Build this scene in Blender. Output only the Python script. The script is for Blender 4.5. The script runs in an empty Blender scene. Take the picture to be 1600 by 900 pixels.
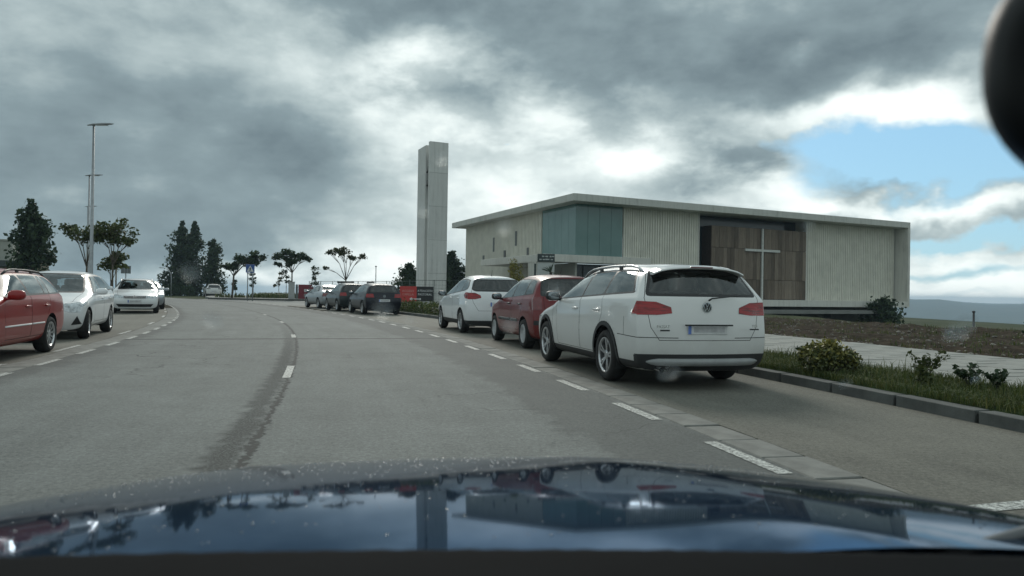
import bpy, bmesh, math, random
import numpy as np
from mathutils import Vector, Matrix
from mathutils.bvhtree import BVHTree
from mathutils.geometry import barycentric_transform
R = math.radians
SC = bpy.context.scene
COL = SC.collection
random.seed(7)

# ---------------------------------------------------------------- camera
cam_d = bpy.data.cameras.new('camera')
cam = bpy.data.objects.new('camera', cam_d)
COL.objects.link(cam)
cam_d.sensor_width = 36
cam_d.lens = 36 * 1155 / 1600
cam_d.clip_start = .02
cam_d.clip_end = 20000
cam_d.dof.use_dof = True
cam_d.dof.focus_distance = 14
cam_d.dof.aperture_fstop = 4.0
cam.matrix_world = Matrix.Translation((0, 0, 1.13)) @ Matrix.Rotation(R(90 + .347), 4, 'X') @ Matrix.Rotation(R(.9), 4, 'Z')
SC.camera = cam
SC.view_settings.view_transform = 'Standard'
SC.view_settings.look = 'None'
SC.view_settings.exposure = 0.54
SC.view_settings.gamma = 1

# node helpers
def nd(nt, t, **kw):
    n = nt.nodes.new(t)
    for k, v in kw.items():
        if k.startswith('i_'):
            n.inputs[int(k[2:]) if k[2:].isdigit() else k[2:]].default_value = v
        else:
            setattr(n, k, v)
    return n

def math_n(nt, op, a, b=None, clamp=False):
    n = nt.nodes.new('ShaderNodeMath'); n.operation = op; n.use_clamp = clamp
    for i, v in enumerate((a, b)):
        if v is None: continue
        if isinstance(v, (int, float)): n.inputs[i].default_value = v
        else: nt.links.new(v, n.inputs[i])
    return n.outputs[0]

def ramp(nt, fac, stops):
    n = nt.nodes.new('ShaderNodeValToRGB')
    e = n.color_ramp.elements
    while len(e) > 1: e.remove(e[-1])
    e[0].position = stops[0][0]; e[0].color = (*stops[0][1], 1)
    for p, c in stops[1:]:
        q = e.new(p); q.color = (*c, 1)
    nt.links.new(fac, n.inputs[0])
    return n.outputs[0]

def noise(nt, vec, scale, detail=4, rough=.55, dist=0, dim='3D'):
    n = nd(nt, 'ShaderNodeTexNoise')
    n.inputs['Scale'].default_value = scale; n.inputs['Detail'].default_value = detail
    n.inputs['Roughness'].default_value = rough; n.inputs['Distortion'].default_value = dist
    if vec is not None: nt.links.new(vec, n.inputs['Vector'])
    return n.outputs[0]

def mixc(nt, fac, a, b, mode='MIX'):
    n = nt.nodes.new('ShaderNodeMix'); n.data_type = 'RGBA'; n.blend_type = mode; n.clamp_factor = True
    for i, v in ((0, fac), (6, a), (7, b)):
        if isinstance(v, (int, float)): n.inputs[i].default_value = v
        elif isinstance(v, tuple): n.inputs[i].default_value = (*v, 1) if len(v) == 3 else v
        else: nt.links.new(v, n.inputs[i])
    return n.outputs[2]


# ---------------------------------------------------------------- sky and sun
SUN_EL, SUN_AZ = R(33), R(-9)          # azimuth measured from +Y towards +X
wd = bpy.data.worlds.new('World'); SC.world = wd; wd.use_nodes = True
def build_sky():
    nt = wd.node_tree; L = nt.links
    bg = nt.nodes['Background']
    def N(t, **kw):
        n = nt.nodes.new(t)
        for k, v in kw.items(): setattr(n, k, v)
        return n
    def M(op, a, b=None, c=None, clamp=False):
        n = N('ShaderNodeMath', operation=op, use_clamp=clamp)
        for i, v in enumerate((a, b, c)):
            if v is None: continue
            if isinstance(v, (int, float)): n.inputs[i].default_value = v
            else: L.new(v, n.inputs[i])
        return n.outputs[0]
    def NZ(vec, scale, det=6, rough=.55, dist=0.):
        n = N('ShaderNodeTexNoise')
        n.inputs['Scale'].default_value = scale; n.inputs['Detail'].default_value = det; n.inputs['Roughness'].default_value = rough; n.inputs['Distortion'].default_value = dist
        L.new(vec, n.inputs['Vector']); return n
    tc = N('ShaderNodeTexCoord')
    sp = N('ShaderNodeSeparateXYZ'); L.new(tc.outputs['Generated'], sp.inputs[0])
    x, y, z = sp.outputs
    az = M('ARCTAN2', x, y); el = M('ARCSINE', z)
    cb = N('ShaderNodeCombineXYZ'); L.new(M('MULTIPLY', az, .75), cb.inputs[0]); L.new(el, cb.inputs[1])
    # organic warp of the direction
    nw = NZ(cb.outputs[0], 7.0, 5, .55)
    wv = N('ShaderNodeVectorMath', operation='SUBTRACT'); L.new(nw.outputs['Color'], wv.inputs[0]); wv.inputs[1].default_value = (.5, .5, .5)
    ws = N('ShaderNodeVectorMath', operation='SCALE'); L.new(wv.outputs[0], ws.inputs[0]); ws.inputs['Scale'].default_value = .15
    ae = N('ShaderNodeCombineXYZ'); L.new(az, ae.inputs[0]); L.new(el, ae.inputs[1])
    wp = N('ShaderNodeVectorMath', operation='ADD'); L.new(ae.outputs[0], wp.inputs[0]); L.new(ws.outputs[0], wp.inputs[1])
    def lobe(px, py, rx, ry, amp, warped=True):
        """soft lobe centred on a direction (given in degrees of azimuth and elevation)"""
        a = N('ShaderNodeVectorMath', operation='SUBTRACT'); L.new(wp.outputs[0] if warped else ae.outputs[0], a.inputs[0]); a.inputs[1].default_value = (R(px), R(py), 0)
        b = N('ShaderNodeVectorMath', operation='MULTIPLY'); L.new(a.outputs[0], b.inputs[0]); b.inputs[1].default_value = (1 / R(rx), 1 / R(ry), 0)
        d = N('ShaderNodeVectorMath', operation='DOT_PRODUCT'); L.new(b.outputs[0], d.inputs[0]); L.new(b.outputs[0], d.inputs[1])
        return M('MULTIPLY', M('POWER', math.e, M('MULTIPLY', d.outputs['Value'], -1)), amp)
    def total(items):
        s = None
        for it in items:
            o = lobe(*it); s = o if s is None else M('ADD', s, o)
        return s
    # cloud brightness: broad masses, then fine structure
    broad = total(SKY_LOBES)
    mp = N('ShaderNodeMapping'); L.new(cb.outputs[0], mp.inputs[0]); mp.inputs['Scale'].default_value = (1, 1.45, 1)
    n1 = NZ(mp.outputs[0], 4.2, 8, .56, .25).outputs[0]
    n2 = NZ(mp.outputs[0], 12, 9, .62, .15).outputs[0]
    n3 = NZ(mp.outputs[0], 38, 6, .62, .1).outputs[0]
    # puffs: rounded cells broken up by the fine noise
    vo = N('ShaderNodeTexVoronoi', feature='SMOOTH_F1'); vo.inputs['Scale'].default_value = 17; vo.inputs['Smoothness'].default_value = .6
    vw = N('ShaderNodeVectorMath', operation='ADD'); L.new(mp.outputs[0], vw.inputs[0])
    vs = N('ShaderNodeVectorMath', operation='SCALE'); L.new(NZ(mp.outputs[0], 16, 4).outputs['Color'], vs.inputs[0]); vs.inputs['Scale'].default_value = .06; L.new(vs.outputs[0], vw.inputs[1])
    L.new(vw.outputs[0], vo.inputs['Vector'])
    puff = M('SUBTRACT', .42, vo.outputs['Distance'])
    f = M('ADD', M('MULTIPLY', M('SUBTRACT', n1, .5), SKY_N1), M('MULTIPLY', M('SUBTRACT', n2, .5), SKY_N2))
    f = M('ADD', f, M('MULTIPLY', puff, .17)); f = M('ADD', f, M('MULTIPLY', M('SUBTRACT', n3, .5), .14))
    # crisp cumulus edges where the cloud is bright and broken
    nc = NZ(mp.outputs[0], 8.5, 10, .56, .1).outputs[0]
    cum = M('SUBTRACT', M('MULTIPLY', M('SUBTRACT', nc, .46), 8, clamp=True), .5)
    f = M('ADD', f, M('MULTIPLY', cum, M('ADD', total(SKY_CUMULUS), .03)))
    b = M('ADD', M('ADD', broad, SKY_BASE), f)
    cl = ramp(nt, b, SKY_RAMP)
    # blue gaps
    blue = M('ADD', total(SKY_BLUE), M('MULTIPLY', M('SUBTRACT', n2, .5), .8)); blue = M('ADD', blue, M('MULTIPLY', M('SUBTRACT', n1, .5), .7))
    blue = M('MULTIPLY', M('SUBTRACT', blue, .36), 2.2, clamp=True)
    st = N('ShaderNodeTexSky', sky_type='NISHITA'); st.sun_disc = False; st.sun_elevation = SUN_EL; st.sun_rotation = SUN_AZ
    st.altitude = 100; st.air_density = 1.2; st.dust_density = .6
    sb = mixc(nt, 1.0, st.outputs[0], SKY_BLUE_GAIN, 'MULTIPLY')
    sb = mixc(nt, .7, sb, (2.3, 4.2, 5.7))
    wb = N('ShaderNodeVectorMath', operation='SCALE'); L.new(cl, wb.inputs[0]); wb.inputs['Scale'].default_value = 1 / SKY_STRENGTH
    mx = mixc(nt, blue, wb.outputs[0], sb)
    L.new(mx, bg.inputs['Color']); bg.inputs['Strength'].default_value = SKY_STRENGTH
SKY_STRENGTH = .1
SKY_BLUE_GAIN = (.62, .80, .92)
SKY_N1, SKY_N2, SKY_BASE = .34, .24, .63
def P_(px, py, rx, ry, amp):
    """lobe sizes were measured on the view ahead; kept as degrees"""
    return (math.degrees(math.atan((px - 800) / 1155)), math.degrees(math.atan((457 - py) / 1155)) * .97, rx / 20.2, ry / 20.2, amp)
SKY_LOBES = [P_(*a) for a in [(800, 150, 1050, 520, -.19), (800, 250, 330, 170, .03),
    (60, 300, 330, 120, -.14), (330, 400, 260, 45, -.14), (120, 70, 260, 70, .06), (420, 95, 120, 70, .20), (250, 190, 200, 60, -.02),
    (440, 265, 90, 50, -.16), (520, 330, 120, 40, -.04), (615, 80, 70, 52, .28), (560, 170, 100, 70, .15), (680, 190, 120, 70, .24), (820, 215, 100, 60, .22), (960, 245, 70, 42, .52), (900, 160, 100, 40, .16),
    (980, 85, 330, 50, -.06), (1330, 80, 260, 75, -.17), (700, 0, 260, 30, -.15), (1110, 265, 85, 50, -.02), (1120, 215, 60, 20, .22), (1240, 290, 70, 30, .34),
    (1290, 178, 150, 30, .50), (1440, 205, 110, 32, .42), (1250, 68, 26, 14, .16), (1540, 262, 60, 14, .3), (1480, 322, 260, 12, .45), (1520, 420, 300, 50, .46), (1500, 450, 400, 24, .35),
    (500, 448, 230, 20, .50), (560, 395, 120, 28, .30), (700, 330, 170, 90, .22), (860, 320, 220, 60, .26), (640, 415, 60, 26, .25)]]
SKY_BLUE = [P_(*a) for a in [(1390, 245, 150, 36, 1.0), (1250, 210, 80, 20, .55), (1490, 285, 150, 24, .9), (1530, 362, 150, 11, .8), (1440, 405, 160, 9, .6), (1500, 440, 140, 8, .35), (1500, 330, 150, 90, .30), (790, 212, 16, 5, .45)]]
SKY_CUMULUS = [P_(*a) for a in [(860, 210, 230, 110, .16), (620, 120, 110, 100, .14), (1200, 270, 170, 60, .20), (1500, 400, 250, 80, .14), (540, 430, 160, 40, .14)]]
SKY_RAMP = [(0, (.075, .105, .122)), (.2, (.110, .150, .170)), (.42, (.185, .243, .263)), (.62, (.345, .412, .42)), (.8, (.55, .617, .612)), (1, (.76, .81, .785))]
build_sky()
sun_d = bpy.data.lights.new('sun', 'SUN'); sun_d.energy = 1.15; sun_d.angle = R(18); sun_d.color = (1, .95, .86)
sun = bpy.data.objects.new('sun', sun_d); COL.objects.link(sun)
_sd = Vector((math.sin(SUN_AZ) * math.cos(SUN_EL), math.cos(SUN_AZ) * math.cos(SUN_EL), math.sin(SUN_EL)))
sun.rotation_euler = _sd.to_track_quat('Z', 'Y').to_euler()


# ---------------------------------------------------------------- helpers
def tag(o, label=None, cat=None, group=None, kind=None):
    if label: o['label'] = label
    if cat: o['category'] = cat
    if group: o['group'] = group
    if kind: o['kind'] = kind
    return o

def empty(name, loc=(0, 0, 0), rz=0, label=None, cat=None, group=None):
    o = bpy.data.objects.new(name, None)
    o.empty_display_size = .2
    COL.objects.link(o)
    o.location = loc
    o.rotation_euler = (0, 0, rz)
    return tag(o, label, cat, group)

def link(name, me, mat=None, parent=None, smooth=False):
    if mat is not None:
        if isinstance(mat, (list, tuple)):
            for m in mat: me.materials.append(m)
        else:
            me.materials.append(mat)
    if smooth:
        me.polygons.foreach_set('use_smooth', [True] * len(me.polygons))
    o = bpy.data.objects.new(name, me)
    COL.objects.link(o)
    if parent is not None: o.parent = parent
    return o

def fin(name, bm, mat, parent=None, smooth=False):
    me = bpy.data.meshes.new(name)
    bm.normal_update()
    bm.to_mesh(me); bm.free()
    return link(name, me, mat, parent, smooth)

def pyd(name, v, f, mat, parent=None, smooth=False):
    me = bpy.data.meshes.new(name)
    me.from_pydata([tuple(p) for p in v], [], f)
    me.update()
    return link(name, me, mat, parent, smooth)

def box(bm, c, s, rz=0, M=None):
    m = Matrix.Translation(c) @ Matrix.Rotation(rz, 4, 'Z') @ Matrix.Diagonal((s[0], s[1], s[2], 1))
    if M is not None: m = M @ m
    return bmesh.ops.create_cube(bm, size=1, matrix=m)['verts']

def bbox(bm, c, s, bev=.01, seg=2, rz=0, M=None):
    vs = box(bm, c, s, rz, M)
    es = list({e for v in vs for e in v.link_edges})
    bmesh.ops.bevel(bm, geom=es, offset=bev, segments=seg, profile=.5, affect='EDGES')

def tube(bm, pts, rad, n=8, cap=True):
    pts = [Vector(p) for p in pts]
    rads = rad if isinstance(rad, (list, tuple)) else [rad] * len(pts)
    rings = []
    up = None
    for i, p in enumerate(pts):
        a = pts[max(0, i - 1)]; b = pts[min(len(pts) - 1, i + 1)]
        t = (b - a).normalized()
        if up is None:
            up = Vector((0, 0, 1)) if abs(t.z) < .9 else Vector((1, 0, 0))
        x = up.cross(t).normalized(); y = t.cross(x).normalized(); up = y
        rings.append([bm.verts.new(p + (x * math.cos(2 * math.pi * k / n) + y * math.sin(2 * math.pi * k / n)) * rads[i]) for k in range(n)])
    for a, b in zip(rings, rings[1:]):
        for k in range(n):
            bm.faces.new((a[k], a[(k + 1) % n], b[(k + 1) % n], b[k]))
    if cap:
        bm.faces.new(rings[0][::-1]); bm.faces.new(rings[-1])

def lathe(bm, prof, n=24, M=Matrix(), axis='Y'):
    """prof: (r, h) points revolved about the axis"""
    rings = []
    for r, h in prof:
        ring = []
        for k in range(n):
            a = 2 * math.pi * k / n
            p = Vector((r * math.cos(a), h, r * math.sin(a))) if axis == 'Y' else Vector((r * math.cos(a), r * math.sin(a), h))
            ring.append(bm.verts.new(M @ p))
        rings.append(ring)
    for a, b in zip(rings, rings[1:]):
        for k in range(n):
            bm.faces.new((a[k], a[(k + 1) % n], b[(k + 1) % n], b[k]))
    return rings

def blob(bm, c, r, p=2.6, nu=20, nv=12, M=None):
    """superellipsoid"""
    def sp(v): return math.copysign(abs(v) ** (2 / p), v)
    rows = []
    for j in range(nv + 1):
        t = -math.pi / 2 + math.pi * j / nv
        row = []
        for i in range(nu):
            a = 2 * math.pi * i / nu
            q = Vector((c[0] + r[0] * sp(math.cos(t)) * sp(math.cos(a)), c[1] + r[1] * sp(math.cos(t)) * sp(math.sin(a)), c[2] + r[2] * sp(math.sin(t))))
            row.append(bm.verts.new(M @ q if M is not None else q))
        rows.append(row)
    for a, b in zip(rows, rows[1:]):
        for i in range(nu):
            bm.faces.new((a[i], a[(i + 1) % nu], b[(i + 1) % nu], b[i]))
    bmesh.ops.remove_doubles(bm, verts=[v for v in rows[0] + rows[-1]], dist=1e-4)

# ---------------------------------------------------------------- materials
MATS = {}
def newmat(name):
    m = bpy.data.materials.new(name); m.use_nodes = True
    return m, m.node_tree, m.node_tree.nodes['Principled BSDF']

def mat(name, col, rough=.5, metal=0, var=.12, scale=6, bump=0, bscale=40, coat=0, spec=.5, coords='Object'):
    if name in MATS: return MATS[name]
    m, nt, b = newmat(name)
    tc = nd(nt, 'ShaderNodeTexCoord')
    v = tc.outputs[coords]
    f = noise(nt, v, scale, 5, .6)
    c = ramp(nt, f, [(.3, tuple(x * (1 - var) for x in col)), (.7, tuple(min(1, x * (1 + var)) for x in col))])
    nt.links.new(c, b.inputs['Base Color'])
    b.inputs['Roughness'].default_value = rough; b.inputs['Metallic'].default_value = metal
    b.inputs['Coat Weight'].default_value = coat; b.inputs['Coat Roughness'].default_value = .03
    b.inputs['Specular IOR Level'].default_value = spec
    if bump:
        bn = nd(nt, 'ShaderNodeBump'); bn.inputs['Strength'].default_value = bump; bn.inputs['Distance'].default_value = .01
        nt.links.new(noise(nt, v, bscale, 4), bn.inputs['Height']); nt.links.new(bn.outputs[0], b.inputs['Normal'])
    MATS[name] = m
    return m

def paint(name, col, dirt=.35, metal=0.0, coat=1.0, spec=.5):
    """car paint: clear coat over colour, road dust on the lower body, dark lining inside the shell"""
    if name in MATS: return MATS[name]
    m, nt, b = newmat(name)
    tc = nd(nt, 'ShaderNodeTexCoord'); v = tc.outputs['Object']
    sx = nd(nt, 'ShaderNodeSeparateXYZ'); nt.links.new(v, sx.inputs[0])
    low = math_n(nt, 'MULTIPLY', math_n(nt, 'SUBTRACT', .95, sx.outputs[2]), 1.3, True)
    f = math_n(nt, 'MULTIPLY', low, noise(nt, v, 3.5, 6, .65))
    f = math_n(nt, 'MULTIPLY', f, dirt * 1.3, True)
    c = mixc(nt, f, col, (.16, .14, .11))
    g = nd(nt, 'ShaderNodeNewGeometry')
    c = mixc(nt, g.outputs['Backfacing'], c, (.03, .03, .032))
    nt.links.new(c, b.inputs['Base Color'])
    b.inputs['Metallic'].default_value = metal
    b.inputs['Roughness'].default_value = .38
    nt.links.new(math_n(nt, 'MULTIPLY', math_n(nt, 'SUBTRACT', 1, math_n(nt, 'MULTIPLY', f, 2.2, True)), coat), b.inputs['Coat Weight'])
    b.inputs['Specular IOR Level'].default_value = spec
    b.inputs['Coat Roughness'].default_value = .04
    MATS[name] = m
    return m

def glassmat(name, tint=(.30, .34, .34), spec=1.0, rough=0.0):
    if name in MATS: return MATS[name]
    m, nt, b = newmat(name)
    nt.nodes.remove(b)
    out = nt.nodes['Material Output']
    tr = nd(nt, 'ShaderNodeBsdfTransparent'); tr.inputs[0].default_value = (*tint, 1)
    gl = nd(nt, 'ShaderNodeBsdfGlossy'); gl.inputs['Roughness'].default_value = rough; gl.inputs[0].default_value = (.95, 1, 1, 1)
    fr = nd(nt, 'ShaderNodeFresnel'); fr.inputs[0].default_value = 1.52
    g = nd(nt, 'ShaderNodeNewGeometry')
    # the shell is one sheet: use the outer index on both sides
    ior = math_n(nt, 'ADD', 1.52, math_n(nt, 'MULTIPLY', g.outputs['Backfacing'], 1 / 1.52 * 0))
    f = math_n(nt, 'MULTIPLY', fr.outputs[0], 1.35 * spec, True)
    f = math_n(nt, 'ADD', f, .02)
    mx = nd(nt, 'ShaderNodeMixShader')
    nt.links.new(f, mx.inputs[0]); nt.links.new(tr.outputs[0], mx.inputs[1]); nt.links.new(gl.outputs[0], mx.inputs[2])
    nt.links.new(mx.outputs[0], out.inputs[0])
    MATS[name] = m
    return m

def lensmat(name, col):
    m, nt, b = newmat(name)
    tc = nd(nt, 'ShaderNodeTexCoord'); mp = nd(nt, 'ShaderNodeMapping'); nt.links.new(tc.outputs['Object'], mp.inputs[0]); mp.inputs['Scale'].default_value = (2, 3, 26)
    f = noise(nt, mp.outputs[0], 1.6, 3, .6)
    nt.links.new(ramp(nt, f, [(.35, tuple(x * .35 for x in col)), (.5, col), (.68, (min(1, col[0] * 1.35), col[1] * 2, col[2] * 2))]), b.inputs['Base Color'])
    b.inputs['Roughness'].default_value = .18; b.inputs['Coat Weight'].default_value = .3
    MATS[name] = m
    return m
RUBBER = mat('tyre_rubber', (.018, .018, .018), .85, var=.3, bump=.3)
TRIM = mat('black_trim', (.02, .021, .022), .45)
CLAD = mat('dark_plastic', (.028, .029, .03), .6, var=.2)
GAP = mat('panel_gap', (.01, .01, .01), .9)
ALLOY = mat('alloy', (.55, .56, .57), .3, .9)
STEEL = mat('silver_plastic', (.42, .43, .44), .45, .2)
CHROME = mat('chrome', (.75, .76, .77), .12, 1, var=.03)
REDLAMP = lensmat('red_lamp', (.30, .006, .008))
REDDARK = mat('dark_red_lamp', (.14, .008, .012), .15, coat=1, var=.25, scale=22)
PINKLAMP = mat('pale_lamp', (.62, .45, .42), .2, coat=1)
LAMPGLASS = mat('lamp_glass', (.50, .54, .56), .12, .3, var=.55, scale=16, coat=.6)
PLATE = mat('number_plate', (.62, .63, .63), .4)
PLATEBLUE = mat('plate_blue', (.12, .2, .5), .4)
PLATEGREY = mat('plate_smudge', (.42, .42, .43), .5, var=.25, scale=9)
GLASS = glassmat('car_glass', (.60, .66, .66))
GLASSD = glassmat('privacy_glass', (.16, .19, .2))
INTER = mat('car_interior', (.020, .023, .027), .85)
SEATM = mat('seat_fabric', (.05, .05, .054), .9, var=.25)
MIRRORM = mat('mirror_glass', (.22, .25, .27), .08, 1, var=.02)

# ---------------------------------------------------------------- cars
def lerp_curve(pts):
    xs = [p[0] for p in pts]; zs = [p[1] for p in pts]
    return lambda x: float(np.interp(x, xs, zs))

def cut_poly(bm, faces, poly, ax):
    """trim FACES by a convex polygon seen along one axis; returns the faces inside it. ax: 'y' side view (x,z), 'x' end view (y,z), 'z' plan (x,y)"""
    i, j = {'y': (0, 2), 'x': (1, 2), 'z': (0, 1)}[ax]
    area = sum(a[0] * b[1] - b[0] * a[1] for a, b in zip(poly, poly[1:] + poly[:1]))
    if area < 0: poly = poly[::-1]
    lo = (min(p[0] for p in poly), min(p[1] for p in poly)); hi = (max(p[0] for p in poly), max(p[1] for p in poly))
    def near(f):
        a = [v.co[i] for v in f.verts]; b = [v.co[j] for v in f.verts]
        return max(a) > lo[0] and min(a) < hi[0] and max(b) > lo[1] and min(b) < hi[1]
    cur = [f for f in faces if f.is_valid and near(f)]
    for p, q in zip(poly, poly[1:] + poly[:1]):
        if not cur: return []
        d = (q[0] - p[0], q[1] - p[1]); n = (d[1], -d[0])
        l = math.hypot(*n)
        if l < 1e-6: continue
        no = [0, 0, 0]; no[i] = n[0] / l; no[j] = n[1] / l
        co = [0, 0, 0]; co[i] = p[0]; co[j] = p[1]
        geom = list({v for f in cur for v in f.verts}) + list({e for f in cur for e in f.edges}) + cur
        res = bmesh.ops.bisect_plane(bm, geom=geom, dist=1e-5, plane_co=co, plane_no=no)
        allf = {g for g in res['geom'] if isinstance(g, bmesh.types.BMFace)} | {f for f in cur if f.is_valid}
        no = Vector(no); co = Vector(co)
        cur = [f for f in allf if f.is_valid and (f.calc_center_median() - co).dot(no) < 0]
    return cur

def grow(poly, d):
    """offset a convex polygon by d"""
    area = sum(a[0] * b[1] - b[0] * a[1] for a, b in zip(poly, poly[1:] + poly[:1]))
    if area < 0: poly = poly[::-1]
    n = len(poly); lines = []
    for k in range(n):
        p, q = poly[k], poly[(k + 1) % n]
        l = math.hypot(q[0] - p[0], q[1] - p[1]); nx, ny = (q[1] - p[1]) / l, -(q[0] - p[0]) / l
        lines.append((nx, ny, nx * p[0] + ny * p[1] + d))
    out = []
    for k in range(n):
        a, b = lines[k - 1], lines[k]
        det = a[0] * b[1] - a[1] * b[0]
        if abs(det) < 1e-6:
            out.append((poly[k][0] + a[0] * d, poly[k][1] + a[1] * d)); continue
        out.append(((a[2] * b[1] - b[2] * a[1]) / det, (a[0] * b[2] - b[0] * a[2]) / det))
    return out

def roundp(poly, r, n=3):
    """round the corners of a convex polygon"""
    out = []
    for k in range(len(poly)):
        p = Vector(poly[k]); a = Vector(poly[k - 1]); b = Vector(poly[(k + 1) % len(poly)])
        la, lb = (a - p).length, (b - p).length
        t = min(r, la * .45, lb * .45)
        p0 = p + (a - p) / la * t; p1 = p + (b - p) / lb * t
        for i in range(n + 1):
            u = i / n
            q = p0 * (1 - u) ** 2 + p * 2 * u * (1 - u) + p1 * u * u
            out.append((q.x, q.y))
    return out

def circ(cx, cz, r, n=30):
    return [(cx + r * math.cos(2 * math.pi * k / n), cz + r * math.sin(2 * math.pi * k / n)) for k in range(n)]

class Body:
    def __init__(s, d, pm, root):
        s.d = d; s.pm = pm; s.root = root
        wb, ro, fo = d['wb'], d['ro'], d['fo']
        s.xr, s.xf = -ro, wb + fo
        W = d['w']
        top = lerp_curve(d['top']); belt = lerp_curve(d['belt'])
        xr, xf = s.xr, s.xf
        plan = lerp_curve([(xr, d.get('wr', .94)), (xr + .35, .975), (xr + .9, 1), (wb * .75, 1), (wb + .15, .985), (xf - .35, .95), (xf, d.get('wf', .88))])
        rearx = d['rearx']; frontx = d['frontx']     # row offsets S0..S5
        k = d.get('tumble', .48); ws = d['ws']
        nst = 30
        xs = [xr, xr + .05, xr + .14] + list(np.linspace(xr + .3, xf - .35, nst)) + [xf - .17, xf - .06, xf]
        xs = sorted(xs + d.get('extra', []))
        rows = []
        for X in xs:
            fr = max(0, 1 - (X - xr) / 1.0) ** 2; ff = max(0, 1 - (xf - X) / 1.0) ** 2
            er = max(0, 1 - (X - xr) / .35) ** 1.6; ef = max(0, 1 - (xf - X) / .5) ** 1.6
            def xx(row, out):    # row 0..5, out 0 centre, .35 mid, 1 outer
                return X + rearx[row] * fr - frontx[row] * ff + (d.get('pr', .13) * er - d.get('pf', .3) * ef) * out
            W_ = W * plan(X)
            x5 = xx(5, 1)
            c = d.get('wcurve', .16) * (1 if X > ws - 1.2 else 0) - d.get('rcurve', .05) * (1 if X < .3 else 0)
            zt5 = top(x5 + c)
            hoodish = zt5 < belt(x5) + .16
            z5 = zt5 - (d.get('hdrop', .035) if hoodish else d.get('rdrop', .075))
            z4 = min(belt(xx(4, 1)) + .03, z5 - .03)
            z3 = min(belt(xx(3, 1)) - .02, z4 - .04)
            z2 = min(d.get('z2', .66), z3 - .12)
            z1 = min(d.get('z1', .40), z2 - .12)
            z0 = d.get('z0', .21) + .02 * er + .0 * ef
            y5 = min(.87 * W_, W_ - .055 - k * (z5 - z4))
            S = [Vector((xx(0, 1), W_ - .06, z0)), Vector((xx(1, 1), W_ - .012, z1)), Vector((xx(2, 1), W_, z2)),
                 Vector((xx(3, 1), W_ - .015, z3)), Vector((xx(4, 1), W_ - .05, z4)), Vector((x5, y5, z5))]
            zt = top(xx(5, 0)); zm = top(xx(5, .35) + c * .35)
            r1 = Vector((xx(5, .35), y5 * .62, zm - .012)); r0 = Vector((xx(5, 0), 0, zt))
            b1 = Vector((xx(0, .35), W_ * .6, z0 - .01)); b0 = Vector((xx(0, 0), 0, z0 - .01))
            cap = [(Vector((xx(j, 0), 0, S[j].z + .012)), Vector((xx(j, .3), S[j].y * .6, S[j].z + .006))) for j in range(6)]
            rows.append(([b0, b1] + S + [r1, r0], cap))
        bm = bmesh.new()
        def mir(v): return Vector((v.x, -v.y, v.z))
        V = []
        for ring, cap in rows:
            L = [bm.verts.new(p) for p in ring]
            Rr = [L[0]] + [bm.verts.new(mir(p)) for p in ring[1:-1]] + [L[-1]]
            V.append((L, Rr))
        n = len(V[0][0])
        for (a, ar), (b, br) in zip(V, V[1:]):
            for j in range(n - 1):
                bm.faces.new((a[j], a[j + 1], b[j + 1], b[j]))
                bm.faces.new((ar[j + 1], ar[j], br[j], br[j + 1]))
        for end, flip in ((0, False), (-1, True)):
            L, Rr = V[end]; cap = rows[end][1]
            cc = [L[0]] + [bm.verts.new(cap[j][0]) for j in range(1, 5)] + [L[-1]]
            for side, ring in ((1, L), (-1, Rr)):
                mm = [ring[1]] + [bm.verts.new(Vector((cap[j][1].x, cap[j][1].y * side, cap[j][1].z))) for j in range(1, 5)] + [ring[8]]
                oo = [ring[2 + j] for j in range(6)]
                for j in range(5):
                    for A, B in ((cc, mm), (mm, oo)):
                        q = (A[j], B[j], B[j + 1], A[j + 1])
                        bm.faces.new(q)
        cl = bm.edges.layers.float.new('crease_edge')
        cre = d.get('crease', {3: .55})
        for ring, rr_ in V:
            pass
        for (a, ar), (b, br) in zip(V, V[1:]):
            for row, val in cre.items():
                for A, Bq in ((a, b), (ar, br)):
                    e = bm.edges.get((A[2 + row], Bq[2 + row]))
                    if e: e[cl] = val
        bmesh.ops.recalc_face_normals(bm, faces=bm.faces)
        me = bpy.data.meshes.new('tmp'); bm.to_mesh(me); bm.free()
        o = bpy.data.objects.new('tmp', me); COL.objects.link(o)
        md = o.modifiers.new('s', 'SUBSURF'); md.levels = md.render_levels = d.get('lev', 2)
        dg = bpy.context.evaluated_depsgraph_get()
        me2 = bpy.data.meshes.new_from_object(o.evaluated_get(dg))
        bpy.data.objects.remove(o); bpy.data.meshes.remove(me)
        s.bm = bmesh.new(); s.bm.from_mesh(me2)
        bpy.data.meshes.remove(me2)
        bmesh.ops.triangulate(s.bm, faces=[f for f in s.bm.faces if len(f.verts) > 4])
        s.bm.normal_update()
        s.base = s.bm.copy(); bmesh.ops.triangulate(s.base, faces=s.base.faces); s.base.normal_update()
        s.base.faces.ensure_lookup_table()
        s.bvh = BVHTree.FromBMesh(s.base)
        s.top, s.belt, s.W, s.plan = top, belt, W, plan

    def nrm(s, co):
        p, n, i, dist = s.bvh.find_nearest(co)
        f = s.base.faces[i]; v = f.verts
        q = barycentric_transform(p, v[0].co, v[1].co, v[2].co, v[0].normal, v[1].normal, v[2].normal)
        return q.normalized() if q.length > 1e-6 else n

    def surf(s, o, d):
        """first hit of a ray on the base body"""
        return s.bvh.ray_cast(Vector(o), Vector(d))[0]

    def side_faces(s, sd, ymin=.3):
        return [f for f in s.bm.faces if f.calc_center_median().y * sd > ymin and f.normal.y * sd > .12]
    def end_faces(s, sgn, nmin=.3):
        return [f for f in s.bm.faces if f.normal.x * sgn > nmin and (f.calc_center_median().x - .9) * sgn > 0]

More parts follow.
